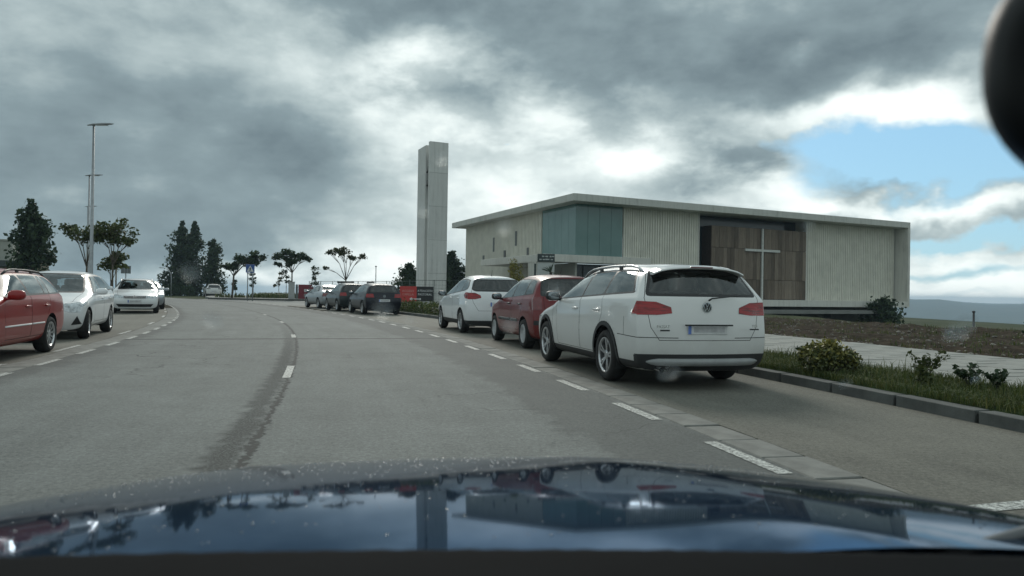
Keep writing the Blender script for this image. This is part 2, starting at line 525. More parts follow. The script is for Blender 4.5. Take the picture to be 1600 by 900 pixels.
    def take(s, faces, name, m, parent=None, off=0):
        faces = list({f for f in faces if f.is_valid})
        if not faces: return None
        vs = {}; co = []; fs = []; ns = []
        for f in faces:
            idx = []
            for v in f.verts:
                if v.index not in vs or True:
                    key = v
                    if key not in vs:
                        nn = s.nrm(v.co); vs[key] = len(co); co.append(tuple(v.co + nn * off)); ns.append(tuple(nn))
                    idx.append(vs[key])
            fs.append(idx)
        me = bpy.data.meshes.new(name); me.from_pydata(co, [], fs); me.update()
        me.polygons.foreach_set('use_smooth', [True] * len(me.polygons))
        me.normals_split_custom_set_from_vertices(ns)
        bmesh.ops.delete(s.bm, geom=faces, context='FACES')
        return link(name, me, m, parent or s.root)

    def finish(s, name='body'):
        me = bpy.data.meshes.new(name)
        s.bm.to_mesh(me)
        me.polygons.foreach_set('use_smooth', [True] * len(me.polygons))
        me.normals_split_custom_set_from_vertices([tuple(s.nrm(v.co)) for v in me.vertices])
        s.bm.free()
        return link(name, me, [s.pm, GAP, s.d.get('lowmat', CLAD)], s.root)

WHEEL_ME = {}
def wheel_meshes(r, style):
    key = (round(r, 3), style)
    if key in WHEEL_ME: return WHEEL_ME[key]
    rr = r * style_rim.get(style, .66)
    w = .205
    t = bmesh.new()
    lathe(t, [(rr, -w / 2 + .015), (rr + .02, -w / 2), (r - .035, -w / 2 - .006), (r - .008, -w / 2 + .025), (r, -w / 2 + .06), (r, w / 2 - .06), (r - .008, w / 2 - .025), (r - .035, w / 2 + .006), (rr + .02, w / 2), (rr, w / 2 - .015), (rr, -w / 2 + .015)], 36)
    bmesh.ops.remove_doubles(t, verts=t.verts, dist=1e-5)
    # grooves
    tm = bpy.data.meshes.new('tyre'); t.normal_update(); bmesh.ops.recalc_face_normals(t, faces=t.faces); t.to_mesh(tm); t.free()
    tm.materials.append(RUBBER); tm.polygons.foreach_set('use_smooth', [True] * len(tm.polygons))
    b = bmesh.new()
    yo = w / 2 - .012          # outer face at +y
    lathe(b, [(rr + .004, yo - .005), (rr + .004, yo + .008), (rr - .012, yo + .008), (rr - .025, yo - .01), (rr - .03, -w / 2 + .03)], 36)
    hub = .052
    ring = lathe(b, [(hub + .015, yo - .05), (hub + .012, yo - .018), (hub - .015, yo - .012), (.001, yo - .012)], 20)
    def spoke(a, w0, w1, dep=.035):
        ca, sa = math.cos(a), math.sin(a)
        def P(rad, tt, y): return (rad * ca - tt * sa, y, rad * sa + tt * ca)
        vs = []
        for rad, hw, y in ((hub, w0, yo - .02), (rr * .6, (w0 + w1) / 2, yo - .006), (rr - .012, w1, yo - .004)):
            vs.append([b.verts.new(P(rad, -hw, y)), b.verts.new(P(rad, hw, y)), b.verts.new(P(rad, hw * .8, y - dep)), b.verts.new(P(rad, -hw * .8, y - dep))])
        for p, q in zip(vs, vs[1:]):
            for i in range(4): b.faces.new((p[i], p[(i + 1) % 4], q[(i + 1) % 4], q[i]))
    if style == 'twin':
        for i in range(5):
            a = 2 * math.pi * i / 5 + .3
            spoke(a - .15, .013, .015); spoke(a + .15, .013, .015)
    elif style == 'five':
        for i in range(5): spoke(2 * math.pi * i / 5 + .3, .03, .038)
    elif style == 'multi':
        for i in range(10): spoke(2 * math.pi * i / 10 + .1, .016, .013)
    elif style == 'cap':
        lathe(b, [(rr - .015, yo - .002), (rr * .78, yo + .006), (rr * .74, yo - .012)], 36)
        for i in range(9): spoke(2 * math.pi * i / 9, .024, .036, .02)
    rm = bpy.data.meshes.new('rim'); bmesh.ops.recalc_face_normals(b, faces=b.faces); b.to_mesh(rm); b.free()
    rm.materials.append(ALLOY if style != 'cap' else STEEL)
    h = bmesh.new()
    lathe(h, [(rr - .03, -.03), (.02, -.03)], 24)
    lathe(h, [(rr * .75, yo - .075), (.05, yo - .075), (.05, yo - .05)], 24)
    hm = bpy.data.meshes.new('wheel'); bmesh.ops.recalc_face_normals(h, faces=h.faces); h.to_mesh(hm); h.free()
    hm.materials.append(mat('brake_dark', (.05, .05, .05), .6, .5))
    WHEEL_ME[key] = (hm, tm, rm)
    return WHEEL_ME[key]
style_rim = dict(twin=.68, five=.66, multi=.68, cap=.62)

def emblem(parent, loc, r, facing=-1, name='badge'):
    """round chrome emblem with a V over a W, on a plane facing -x or +x"""
    bm = bmesh.new()
    M = Matrix.Translation(loc) @ Matrix.Rotation(R(-90 if facing < 0 else 90), 4, 'Z')
    # local: x right as seen, y towards the body, z up
    rings = lathe(bm, [(r * .84, 0), (r * .84, -.012), (r, -.012), (r, 0)], 28, M)
    def bar(p, q, w=.13):
        p = Vector((p[0] * r, 0, p[1] * r)); q = Vector((q[0] * r, 0, q[1] * r)); d = (q - p).normalized(); n = Vector((d.z, 0, -d.x)) * w * r * .5
        vs = [bm.verts.new(M @ (c + Vector((0, y, 0)))) for y in (-.01, 0) for c in (p + n, p - n, q - n, q + n)]
        bm.faces.new(vs[:4]); 
        for i in range(4): bm.faces.new((vs[i], vs[4 + i], vs[4 + (i + 1) % 4], vs[(i + 1) % 4]))
    for sgn in (1, -1):
        bar((sgn * .34, .78), (0, .06)); bar((sgn * .72, .48), (sgn * .34, -.72)); bar((sgn * .34, -.72), (0, -.02))
    bmesh.ops.recalc_face_normals(bm, faces=bm.faces)
    e = fin(name, bm, CHROME, parent)
    b = bmesh.new(); lathe(b, [(r * .86, -.003), (.0005, -.003)], 24, M)
    fin('badge_disc', b, TRIM, e)
    return e

def make_car(name, d, pm, label, group, interior=True):
    root = empty(name, label=label, cat=d.get('cat', 'car'), group=group)
    B = Body(d, pm, root)
    wb, W = d['wb'], d['w']; rw = d['r']; ra = rw + d.get('archgap', .045)
    bm = B.bm
    # wheel arches
    for sd in (1, -1):
        for xa in (0, wb):
            c = (xa, rw + .01)
            if d.get('archtrim'):
                fs = cut_poly(bm, B.side_faces(sd, .4), circ(*c, ra + d['archtrim'], 36), 'y')
                inner = cut_poly(bm, fs, circ(*c, ra, 36), 'y')
                outer = [f for f in fs if f.is_valid and (Vector((f.calc_center_median().x - c[0], f.calc_center_median().z - c[1]))).length > ra * .985 and f not in set(inner)]
                # everything left of the outer disc is trim
                ins = set(inner)
                trim = [f for f in bm.faces if f.calc_center_median().y * sd > .4 and f.normal.y * sd > .12 and f not in ins and math.hypot(f.calc_center_median().x - c[0], f.calc_center_median().z - c[1]) < ra + d['archtrim'] + .002
                        and all(math.hypot(v.co.x - c[0], v.co.z - c[1]) < ra + d['archtrim'] + .004 for v in f.verts)]
                bmesh.ops.delete(bm, geom=inner, context='FACES')
                B.take(trim, 'arch_trim', CLAD, off=.012)
            else:
                inner = cut_poly(bm, B.side_faces(sd, .4), circ(*c, ra, 36), 'y')
                bmesh.ops.delete(bm, geom=inner, context='FACES')
            # well
            wbm = bmesh.new()
            n = 26; y0 = W * B.plan(xa) - .03; y1 = W - .36; rings = []
            for y in (y0, y1):
                rings.append([wbm.verts.new((c[0] + ra * 1.01 * math.cos(a), sd * y, c[1] + ra * 1.01 * math.sin(a))) for a in [(-.42 + (math.pi + .84) * i / n) for i in range(n + 1)]])
            for i in range(n): wbm.faces.new((rings[0][i], rings[0][i + 1], rings[1][i + 1], rings[1][i]))
            wbm.faces.new(rings[1])
            fin('wheel_well', wbm, CLAD, root, True)
            # wheel
            hm, tm, rm = wheel_meshes(rw, d.get('wheel', 'multi'))
            w = bpy.data.objects.new('wheel', hm); COL.objects.link(w); w.parent = root
            w.location = (xa, sd * (W - .115), rw)
            st = d.get('steer', 0) if xa > 0 else 0
            w.rotation_euler = (0, random.random() * 6, (0 if sd > 0 else math.pi) + st)
            w.rotation_mode = 'XYZ'
            for nm, me in (('tyre', tm), ('rim', rm)):
                q = bpy.data.objects.new(nm, me); COL.objects.link(q); q.parent = w
    # glass: dark surround with panes in it
    for sd in (1, -1):
        if d.get('dlo'):
            fs = cut_poly(bm, B.side_faces(sd, .25), roundp(d['dlo'], .05), 'y')
            for p in d['panes']:
                mt = GLASSD if (d.get('privacy') and p is not d['panes'][0]) else GLASS
                inn = cut_poly(bm, [f for f in fs if f.is_valid], roundp(p, .035, 2), 'y')
                B.take(inn, 'side_window', mt)
                fs = [f for f in B.side_faces(sd, .25) if f.is_valid]
            allin = cut_poly(bm, B.side_faces(sd, .25), roundp(d['dlo'], .05), 'y')
            B.take(allin, 'window_surround', d.get('surround', TRIM))
    def endglass(poly, sgn, nm, mt, rim=.035, nmin=.3):
        fs = cut_poly(bm, [f for f in B.end_faces(sgn, nmin) if f.calc_center_median().z > .75], roundp(poly, .06), 'x')
        inn = cut_poly(bm, fs, roundp(grow(poly, -rim), .045), 'x')
        g = B.take(inn, nm, mt)
        rest = cut_poly(bm, [f for f in B.end_faces(sgn, nmin) if f.calc_center_median().z > .75], roundp(poly, .06), 'x')
        B.take(rest, nm + '_surround', TRIM)
        return g
    endglass(d['wscreen'], 1, 'windscreen', GLASS, .03, .15)
    endglass(d['rscreen'], -1, 'rear_window', GLASSD if d.get('privacy') else GLASS, d.get('rrim', .035), .2)
    # lamps
    def lamp(nm, side, end, sgn, mt, gap=.008):
        for sd in (1, -1):
            def cand(kind):
                out = []
                for f in bm.faces:
                    c = f.calc_center_median()
                    if c.y * sd < .2 or (c.x - .9) * sgn < 0: continue
                    isside = abs(f.normal.y) > abs(f.normal.x) * d.get('wrap', 1.0)
                    if kind == 'side' and isside and f.normal.y * sd > 0: out.append(f)
                    if kind == 'end' and not isside and f.normal.x * sgn > .0: out.append(f)
                return out
            got = []; edge = []
            for kind, poly, ax in (('side', side, 'y'), ('end', end, 'x')):
                if not poly: continue
                P = poly if ax == 'y' else [(y * sd, z) for y, z in poly]
                fs = cut_poly(bm, cand(kind), grow(P, gap), ax)
                inn = cut_poly(bm, fs, P, ax)
                si = set(inn)
                got += inn
            B.take(got, nm, mt, off=.004)
    for L in d.get('lamps', []): lamp(*L)
    # patches of another material seen from an end: grille, bumper inlays
    for (nm, poly, sgn, mt, off) in d.get('endpatch', []):
        for P in ([poly] if max(p[0] for p in poly) > 0 and min(p[0] for p in poly) < 0 else [poly, [(-y, z) for y, z in poly]]):
            fs = cut_poly(bm, [f for f in B.end_faces(sgn, .15)], P, 'x')
            B.take(fs, nm, mt, off=off)
    # lower cladding by height
    if d.get('clad'):
        zc = d['clad']
        fs = cut_poly(bm, list(bm.faces), [(-5, -1), (8, -1), (8, zc), (-5, zc)], 'y')
        B.take([f for f in fs if f.normal.z > -.8], 'lower_cladding', d.get('cladmat', CLAD), off=.003)
    # doors
    for sd in (1, -1):
        for P in d['doors']:
            fs = cut_poly(bm, B.side_faces(sd, .25), P, 'y')
            inn = cut_poly(bm, fs, grow(P, -.007), 'y')
            dr = B.take(inn, 'door', pm)
            gapf = cut_poly(bm, B.side_faces(sd, .25), P, 'y')
            B.take(gapf, 'door_gap', GAP, off=-.004)
            if dr is not None:
                hx = min(p[0] for p in P) + .12; hz = d['handlez']
                h = B.surf((hx, sd * 3, hz), (0, -sd, 0))
                if h:
                    q = bmesh.new(); bbox(q, (hx + .07, h.y + sd * .012, hz), (.2, .025, .032), .01)
                    fin('handle', q, d.get('handlemat') or pm, dr, True)
                    if d.get('moulding'):
                        zm = d['moulding']; x0 = min(p[0] for p in P) + .02; x1 = max(p[0] for p in P if p[1] < .9) - .02
                        x0 = max(x0, ra + .03)
                        q = bmesh.new(); pts = []
                        for i in range(7):
                            x = x0 + (x1 - x0) * i / 6; hh = B.surf((x, sd * 3, zm), (0, -sd, 0))
                            if hh: pts.append((x, hh.y, zm))
                        if len(pts) > 1:
                            tube(q, pts, d.get('mouldr', .022), 6); fin('moulding', q, d.get('mouldmat', CLAD), dr, True)
    for P in d.get('sidegaps', []):
        for sd in (1, -1):
            B.take(cut_poly(bm, B.side_faces(sd, .25), P, 'y'), 'panel_gap', GAP, off=-.003)
    if d.get('chrome_line'):
        for sd in (1, -1):
            pts = []
            for (x, z) in d['chrome_line']:
                h = B.surf((x, sd * 3, z), (0, -sd, 0))
                if h: pts.append((x, h.y + sd * .003, z))
            if len(pts) > 2:
                q = bmesh.new(); tube(q, pts, .007, 6); fin('window_trim', q, CHROME, root, True)
    # bonnet gap and tailgate
    for nm, P, sgn in (('tailgate', d['tailgate'], -1),):
        zf = [f for f in B.end_faces(sgn, .25)]
        fs = cut_poly(bm, zf, P, 'x')
        inn = cut_poly(bm, fs, grow(P, -.007), 'x')
        B.tail = B.take(inn, nm, pm)
        gapf = cut_poly(bm, [f for f in B.end_faces(sgn, .25)], P, 'x')
        B.take(gapf, 'tailgate_gap', GAP, off=-.004)
    if d.get('bonnet'):
        P = d['bonnet']
        up = [f for f in bm.faces if f.normal.z > .3 and f.calc_center_median().x > wb * .7 and f.calc_center_median().z > .55]
        fs = cut_poly(bm, up, P, 'z')
        inn = cut_poly(bm, fs, grow(P, -.006), 'z')
        B.take(inn, 'bonnet', pm)
        gapf = cut_poly(bm, [f for f in bm.faces if f.normal.z > .3 and f.calc_center_median().x > wb * .7 and f.calc_center_median().z > .55], P, 'z')
        B.take(gapf, 'bonnet_gap', GAP, off=-.004)
    B.finish()
    # mirrors
    mx, mz = d['mirror']
    for sd in (1, -1):
        h = B.surf((mx, sd * 3, mz - .05), (0, -sd, 0)); y = abs(h.y) if h else W - .1
        q = bmesh.new()
        blob(q, (mx, sd * (y + .14), mz), (.075, .115, .075), 2.8, 18, 10)
        tube(q, [(mx + .02, sd * (y - .02), mz - .055), (mx + .01, sd * (y + .1), mz - .05)], [.03, .022], 6)
        m_ = fin('wing_mirror', q, d.get('mirrormat') or pm, root, True)
        q = bmesh.new(); blob(q, (mx - .07, sd * (y + .14), mz), (.008, .095, .058), 3, 14, 8)
        fin('mirror_glass', q, MIRRORM, m_, True)
    # roof rails
    if d.get('rails'):
        x0, x1, rm_, hgt = d['rails']
        for sd in (1, -1):
            pts = []
            n = 12
            for i in range(n + 1):
                x = x0 + (x1 - x0) * i / n
                yy = d.get('raily', .6)
                h = B.surf((x, sd * yy, 3), (0, 0, -1))
                if h is None: continue
                e = min(1, min(i, n - i) / 1.6)
                pts.append((x, sd * yy, h.z + .0 + hgt * e ** .5))
            q = bmesh.new(); tube(q, pts, .016, 8)
            rr_ = fin('roof_rail', q, rm_, root, True)
            q = bmesh.new()
            for i in (4, 8):
                box(q, (pts[i][0], pts[i][1], pts[i][2] - hgt / 2 - .01), (.09, .022, hgt))
            fin('rail_foot', q, TRIM, rr_)
    if d.get('antenna'):
        x = d['antenna']; h = B.surf((x, 0, 3), (0, 0, -1))
        q = bmesh.new(); blob(q, (x, 0, h.z), (.045, .02, .022), 2.2, 10, 6); tube(q, [(x, 0, h.z + .01), (x - .07, 0, h.z + .16)], [.006, .004], 6)
        fin('antenna', q, TRIM, root, True)
    # plates
    for key, sgn in (('rplate', -1), ('fplate', 1)):
        if not d.get(key): continue
        z = d[key]; h = B.surf((sgn * 9, 0, z), (-sgn, 0, 0))
        q = bmesh.new(); bbox(q, (h.x + sgn * .004, 0, z), (.014, .52, .115), .004, 1)
        pl = fin('number_plate', q, PLATE, root)
        q = bmesh.new(); box(q, (h.x + sgn * .013, sgn * -.238 if sgn > 0 else .238, z), (.003, .04, .108)); fin('plate_band', q, PLATEBLUE, pl)
        q = bmesh.new(); box(q, (h.x + sgn * .0125, sgn * .02 if sgn > 0 else -.02, z), (.003, .40, .06)); fin('plate_smudge', q, PLATEGREY, pl)
    for (z, r_, sgn) in d.get('emblems', []):
        h = B.surf((sgn * 9, 0, z), (-sgn, 0, 0))
        emblem(B.tail if (sgn < 0 and B.tail) else root, (h.x + sgn * .004, 0, z), r_, sgn)
    # interior
    if interior:
        q = bmesh.new()
        zf = .42; bx0, bx1 = B.xr + .35, d['ws'] - .1
        box(q, ((bx0 + bx1) / 2, 0, zf), (bx1 - bx0, W * 1.5, .12))
        bbox(q, (d['ws'] - .5, 0, d['belt'][3][1] - .17), (.5, W * 1.5, .2), .06)
        tube(q, [(d['ws'] - .82 + .02 * math.sin(a), .36 + .18 * math.cos(a), d['belt'][3][1] - .04 + .17 * math.sin(a)) for a in [2 * math.pi * i / 16 for i in range(17)]], .014, 6)
        if d.get('cargo', True):
            box(q, (B.xr + .55, 0, .62), (.55, W * 1.4, .4))
        fin('interior', q, INTER, root)
        zs = d['belt'][0][1]
        ks = (d['top_z'] - .80) / .72
        for xs_, ys in ((d['ws'] - 1.15, (.36, -.36)), (d['ws'] - d.get('rseat', 1.98), (.4, 0, -.4))):
            for y in ys:
                q = bmesh.new()
                bbox(q, (xs_ + .25, y, .62), (.5, .46 if len(ys) == 2 else .38, .18), .06)
                T = Matrix.Translation((xs_, y, .62)) @ Matrix.Rotation(R(-14), 4, 'Y') @ Matrix.Diagonal((1, 1, ks * (1 if len(ys) == 2 else d.get('rseath', 1)), 1))
                bbox(q, (0, 0, .28), (.14, .46 if len(ys) == 2 else .38, .6), .06, 2, 0, T)
                bbox(q, (-.01, 0, .66), (.1, .26, .17), .045, 2, 0, T)
                fin('seat', q, SEATM, root, True)
        # rear view mirror inside
        q = bmesh.new(); bbox(q, ((B.surf((9, 0, d['top_z'] - .17), (-1, 0, 0)).x - .13), 0, d['top_z'] - .17), (.03, .22, .06), .015); fin('inside_mirror', q, TRIM, root, True)
    return root, B

def scaled(d, sx=1, sy=1, sz=1, **kw):
    """stretch a car's outlines along its length, width and height"""
    P2 = lambda P, a, b: [(p[0] * a, p[1] * b) for p in P]
    o = dict(d)
    for k in ('wb', 'ro', 'fo', 'ws'): o[k] = d[k] * sx
    o['w'] = d['w'] * sy; o['top_z'] = d['top_z'] * sz
    for k in ('top', 'belt', 'dlo'): o[k] = P2(d[k], sx, sz)
    for k in ('panes', 'doors'): o[k] = [P2(p, sx, sz) for p in d[k]]
    for k in ('wscreen', 'rscreen', 'tailgate'): o[k] = P2(d[k], sy, sz)
    o['bonnet'] = P2(d['bonnet'], sx, sy)
    o['mirror'] = (d['mirror'][0] * sx, d['mirror'][1] * sz)
    for k in ('handlez', 'rplate', 'fplate', 'z1', 'z2', 'z0'):
        if d.get(k): o[k] = d[k] * sz
    o['lamps'] = [(n, a and P2(a, sx, sz), b and P2(b, sy, sz), s, m) for n, a, b, s, m in d['lamps']]
    o['endpatch'] = [(n, P2(p, sy, sz), s, m, f) for n, p, s, m, f in d['endpatch']]
    o.update(kw)
    return o

def wagon(**kw):
    """mid-size estate"""
    d = dict(wb=2.71, ro=1.10, fo=.95, w=.91, r=.335, top_z=1.5, ws=2.42,
        top=[(-1.2, 1.40), (-.84, 1.445), (-.4, 1.485), (.3, 1.515), (.95, 1.505), (1.4, 1.46), (1.62, 1.415), (2.4, 1.02), (2.55, .985), (3.05, .90), (3.42, .80), (3.66, .68)],
        belt=[(-1.2, 1.07), (0, 1.055), (1.2, 1.02), (2.4, .975), (3.7, .9)],
        rearx=[.09, .0, .0, .05, .08, .30], frontx=[.12, .0, .0, .04, .09, .17], tumble=.50,
        dlo=[(-.80, 1.115), (2.13, 1.005), (1.43, 1.395), (.4, 1.42), (-.50, 1.40)],
        panes=[[(1.03, 1.065), (2.0, 1.03), (1.39, 1.365), (1.03, 1.385)], [(.17, 1.10), (.97, 1.07), (.97, 1.387), (.17, 1.395)], [(-.74, 1.135), (.11, 1.105), (.11, 1.395), (-.47, 1.38)]],
        wscreen=[(-.72, 1.0), (.72, 1.0), (.57, 1.43), (-.57, 1.43)], rscreen=[(-.745, 1.08), (.745, 1.08), (.60, 1.405), (-.60, 1.405)],
        doors=[[(1.0, .34), (2.03, .34), (2.12, .78), (2.10, 1.0), (1.43, 1.43), (1.0, 1.45)], [(.44, .34), (.985, .34), (.985, 1.45), (.12, 1.45), (.10, .86)]],
        tailgate=[(-.60, .57), (.60, .57), (.70, .72), (.76, 1.06), (.62, 1.425), (-.62, 1.425), (-.76, 1.06), (-.70, .72)],
        handlez=.895, mirror=(1.98, 1.06),
        lamps=[('tail_light', [(-.82, .875), (-1.25, .865), (-1.25, 1.03), (-.92, 1.04)], [(.44, .885), (.62, .865), (1.0, .865), (1.0, 1.03), (.62, 1.015), (.45, .955)], -1, REDLAMP),
               ('headlight', [(3.05, .72), (3.8, .62), (3.8, .73), (3.3, .81)], [(.40, .64), (1.0, .66), (1.0, .80), (.70, .80), (.42, .73)], 1, LAMPGLASS)],
        endpatch=[('grille', [(-.42, .635), (.42, .635), (.42, .735), (-.42, .735)], 1, TRIM, .004), ('lower_intake', [(-.60, .28), (.60, .28), (.70, .40), (-.70, .40)], 1, TRIM, .004)],
        bonnet=[(2.3, -.70), (2.3, .70), (3.2, .66), (3.45, .52), (3.48, 0), (3.45, -.52), (3.2, -.66)],
        rplate=.70, fplate=.52, cargo=True)
    d.update(kw)
    return d

def hatch(**kw):
    """compact five-door hatchback"""
    d = dict(wb=2.58, ro=.80, fo=.84, w=.88, r=.315, top_z=1.47, ws=2.28,
        top=[(-.9, 1.29), (-.55, 1.385), (-.2, 1.435), (.3, 1.475), (.9, 1.485), (1.3, 1.455), (1.55, 1.40), (2.28, 1.015), (2.43, .98), (2.9, .90), (3.22, .80), (3.45, .66)],
        belt=[(-.9, 1.0), (0, .985), (1.2, .96), (2.3, .93), (3.4, .85)],
        rearx=[.09, 0, 0, .03, .06, .28], frontx=[.12, 0, 0, .04, .10, .18], tumble=.46,
        dlo=[(-.46, 1.05), (2.02, .965), (1.36, 1.365), (.4, 1.39), (-.30, 1.35)],
        panes=[[(1.0, 1.015), (1.9, .985), (1.33, 1.335), (1.0, 1.355)], [(.14, 1.045), (.94, 1.015), (.94, 1.357), (.17, 1.36)], [(-.40, 1.07), (.07, 1.05), (.10, 1.35), (-.26, 1.325)]],
        wscreen=[(-.69, .975), (.69, .975), (.54, 1.41), (-.54, 1.41)], rscreen=[(-.66, 1.03), (.66, 1.03), (.55, 1.345), (-.55, 1.345)],
        doors=[[(.97, .34), (1.95, .34), (2.04, .75), (2.0, .97), (1.36, 1.405), (.97, 1.42)], [(.44, .34), (.955, .34), (.955, 1.42), (.12, 1.41), (.08, .85)]],
        tailgate=[(-.55, .56), (.55, .56), (.64, .75), (.685, 1.0), (.57, 1.365), (-.57, 1.365), (-.685, 1.0), (-.64, .75)],
        handlez=.85, mirror=(1.88, 1.01),
        lamps=[('tail_light', [(-.58, .80), (-1, .80), (-1, .97), (-.64, .97)], [(.47, .80), (.95, .80), (.95, .97), (.51, .97)], -1, REDLAMP),
               ('headlight', [(2.85, .71), (3.6, .60), (3.6, .73), (3.08, .80)], [(.40, .62), (1.0, .64), (1.0, .79), (.66, .78), (.42, .71)], 1, LAMPGLASS)],
        endpatch=[('grille', [(-.40, .615), (.40, .615), (.42, .705), (-.42, .705)], 1, TRIM, .004), ('lower_intake', [(-.5, .27), (.5, .27), (.58, .40), (-.58, .40)], 1, TRIM, .004)],
        bonnet=[(2.2, -.67), (2.2, .67), (3.02, .63), (3.25, .50), (3.29, 0), (3.25, -.50), (3.02, -.63)],
        rplate=.66, fplate=.50, cargo=True)
    d.update(kw)
    return d

def sedan(**kw):
    d = hatch(wb=2.58, ro=1.08, fo=.88,
        top=[(-1.15, 1.0), (-1.0, 1.03), (-.5, 1.055), (-.36, 1.08), (.2, 1.335), (.55, 1.42), (1.0, 1.45), (1.35, 1.43), (1.55, 1.38), (2.28, 1.0), (2.43, .97), (2.9, .89), (3.22, .80), (3.49, .66)],
        belt=[(-1.2, .97), (0, .96), (1.2, .945), (2.3, .92), (3.4, .85)], rearx=[.09, 0, 0, .03, .05, .07], top_z=1.44, rcurve=0.02, rseat=1.72, rseath=.8,
        dlo=[(-.08, 1.02), (2.0, .955), (1.36, 1.34), (.65, 1.35), (.25, 1.26)],
        panes=[[(1.0, 1.0), (1.9, .975), (1.33, 1.31), (1.0, 1.325)], [(.16, 1.025), (.94, 1.0), (.94, 1.33), (.62, 1.325), (.27, 1.24)]],
        rscreen=[(-.62, 1.10), (.62, 1.10), (.52, 1.35), (-.52, 1.35)],
        tailgate=[(-.60, .60), (.60, .60), (.68, .80), (.62, .98), (-.62, .98), (-.68, .80)],
        doors=[[(.97, .34), (1.95, .34), (2.04, .75), (2.0, .96), (1.36, 1.37), (.97, 1.385)], [(.44, .34), (.955, .34), (.955, 1.385), (.5, 1.36), (.05, 1.0), (.08, .8)]],
        lamps=[('tail_light', [(-.84, .72), (-1.4, .70), (-1.4, .92), (-.86, .92)], [(.50, .72), (.95, .72), (.95, .92), (.52, .92)], -1, REDDARK),
               ('headlight', [(2.85, .71), (3.6, .60), (3.6, .73), (3.08, .80)], [(.40, .62), (1.0, .64), (1.0, .79), (.66, .78), (.42, .71)], 1, LAMPGLASS)],
        rplate=.50)
    d.update(kw)
    return d

def red_hatch(**kw):
    d = scaled(hatch(), .955, .955, 1.03)
    d.update(dict(r=.30, wheel='cap', tumble=.40,
        top=[(-.85, 1.36), (-.5, 1.455), (-.1, 1.50), (.4, 1.525), (.9, 1.52), (1.3, 1.47), (1.6, 1.37), (2.2, 1.06), (2.35, 1.015), (2.8, .92), (3.1, .80), (3.3, .66)],
        rearx=[.05, 0, 0, .07, .10, .24], frontx=[.12, 0, .0, .05, .12, .2],
        dlo=[(-.44, 1.10), (1.98, .985), (1.36, 1.395), (.5, 1.43), (-.28, 1.395)],
        panes=[[(1.0, 1.04), (1.84, 1.01), (1.30, 1.365), (1.0, 1.395)], [(.10, 1.085), (.93, 1.045), (.93, 1.40), (.12, 1.40)], [(-.37, 1.115), (.035, 1.095), (.05, 1.395), (-.25, 1.37)]],
        rscreen=[(-.64, 1.06), (.64, 1.06), (.58, 1.42), (-.58, 1.42)],
        wscreen=[(-.66, 1.0), (.66, 1.0), (.54, 1.46), (-.54, 1.46)],
        tailgate=[(-.50, .62), (.50, .62), (.575, .80), (.585, 1.04), (.595, 1.44), (-.595, 1.44), (-.585, 1.04), (-.575, .80)],
        lamps=[('tail_light', [(-.50, .80), (-1, .78), (-1, 1.04), (-.48, 1.06)], [(.62, .80), (.95, .80), (.95, 1.05), (.62, 1.05)], -1, REDDARK),
               ('headlight', [(2.75, .74), (3.4, .62), (3.4, .76), (2.95, .86)], [(.40, .66), (1.0, .66), (1.0, .86), (.66, .83), (.42, .74)], 1, LAMPGLASS)],
        endpatch=hatch()['endpatch'] + [('bumper_strip', [(-.78, .50), (.78, .50), (.78, .585), (-.78, .585)], -1, CLAD, .012)],
        moulding=.56, mouldr=.035, rplate=.73, antenna=.1, handlez=.90, mirrormat=TRIM, handlemat=TRIM))
    d.update(kw)
    return d

def people_carrier(**kw):
    d = scaled(hatch(), 1.027, 1.04, 1.09)
    d.update(dict(r=.325, wheel='multi', tumble=.50, ws=2.5, ro=.84,
        top=[(-.95, 1.42), (-.6, 1.52), (-.2, 1.575), (.4, 1.615), (.9, 1.61), (1.3, 1.565), (1.6, 1.48), (2.5, 1.05), (2.62, 1.01), (3.0, .92), (3.3, .82), (3.55, .66)],
        belt=[(-.95, 1.14), (0, 1.09), (1.2, 1.02), (2.4, .96), (3.5, .86)],
        rearx=[.08, 0, 0, .02, .07, .36],
        dlo=[(-.50, 1.20), (-.25, 1.155), (2.2, 1.015), (1.40, 1.475), (.5, 1.51), (-.2, 1.455), (-.46, 1.30)],
        panes=[[(1.02, 1.10), (2.03, 1.05), (1.36, 1.44), (1.02, 1.468)], [(.16, 1.155), (.96, 1.105), (.96, 1.47), (.18, 1.468)], [(-.43, 1.215), (-.25, 1.18), (.08, 1.16), (.10, 1.46), (-.17, 1.425), (-.40, 1.29)]],
        rscreen=[(-.74, 1.20), (-.66, 1.14), (.66, 1.14), (.74, 1.20), (.60, 1.48), (-.60, 1.48)],
        wscreen=[(-.72, 1.03), (.72, 1.03), (.55, 1.54), (-.55, 1.54)],
        doors=[[(.99, .34), (2.02, .34), (2.14, .75), (2.12, 1.0), (1.42, 1.50), (.99, 1.535)], [(.46, .34), (.975, .34), (.975, 1.535), (.12, 1.52), (.06, .9)]],
        tailgate=[(-.58, .62), (.58, .62), (.72, .85), (.76, 1.12), (.62, 1.50), (-.62, 1.50), (-.76, 1.12), (-.72, .85)],
        lamps=[('tail_light', [(-.36, 1.045), (-.46, .955), (-1.1, .93), (-1.1, 1.10), (-.50, 1.12)], [(.50, .97), (.66, .935), (1.0, .93), (1.0, 1.105), (.66, 1.105), (.52, 1.04)], -1, REDLAMP),
               ('headlight', [(2.85, .76), (3.6, .62), (3.6, .76), (3.08, .88)], [(.40, .66), (1.0, .66), (1.0, .88), (.66, .83), (.42, .74)], 1, LAMPGLASS)],
        clad=.36, rplate=.80, antenna=.05, handlez=.95, mirror=(2.02, 1.08), mirrormat=TRIM, privacy=True))
    d.update(kw)
    return d

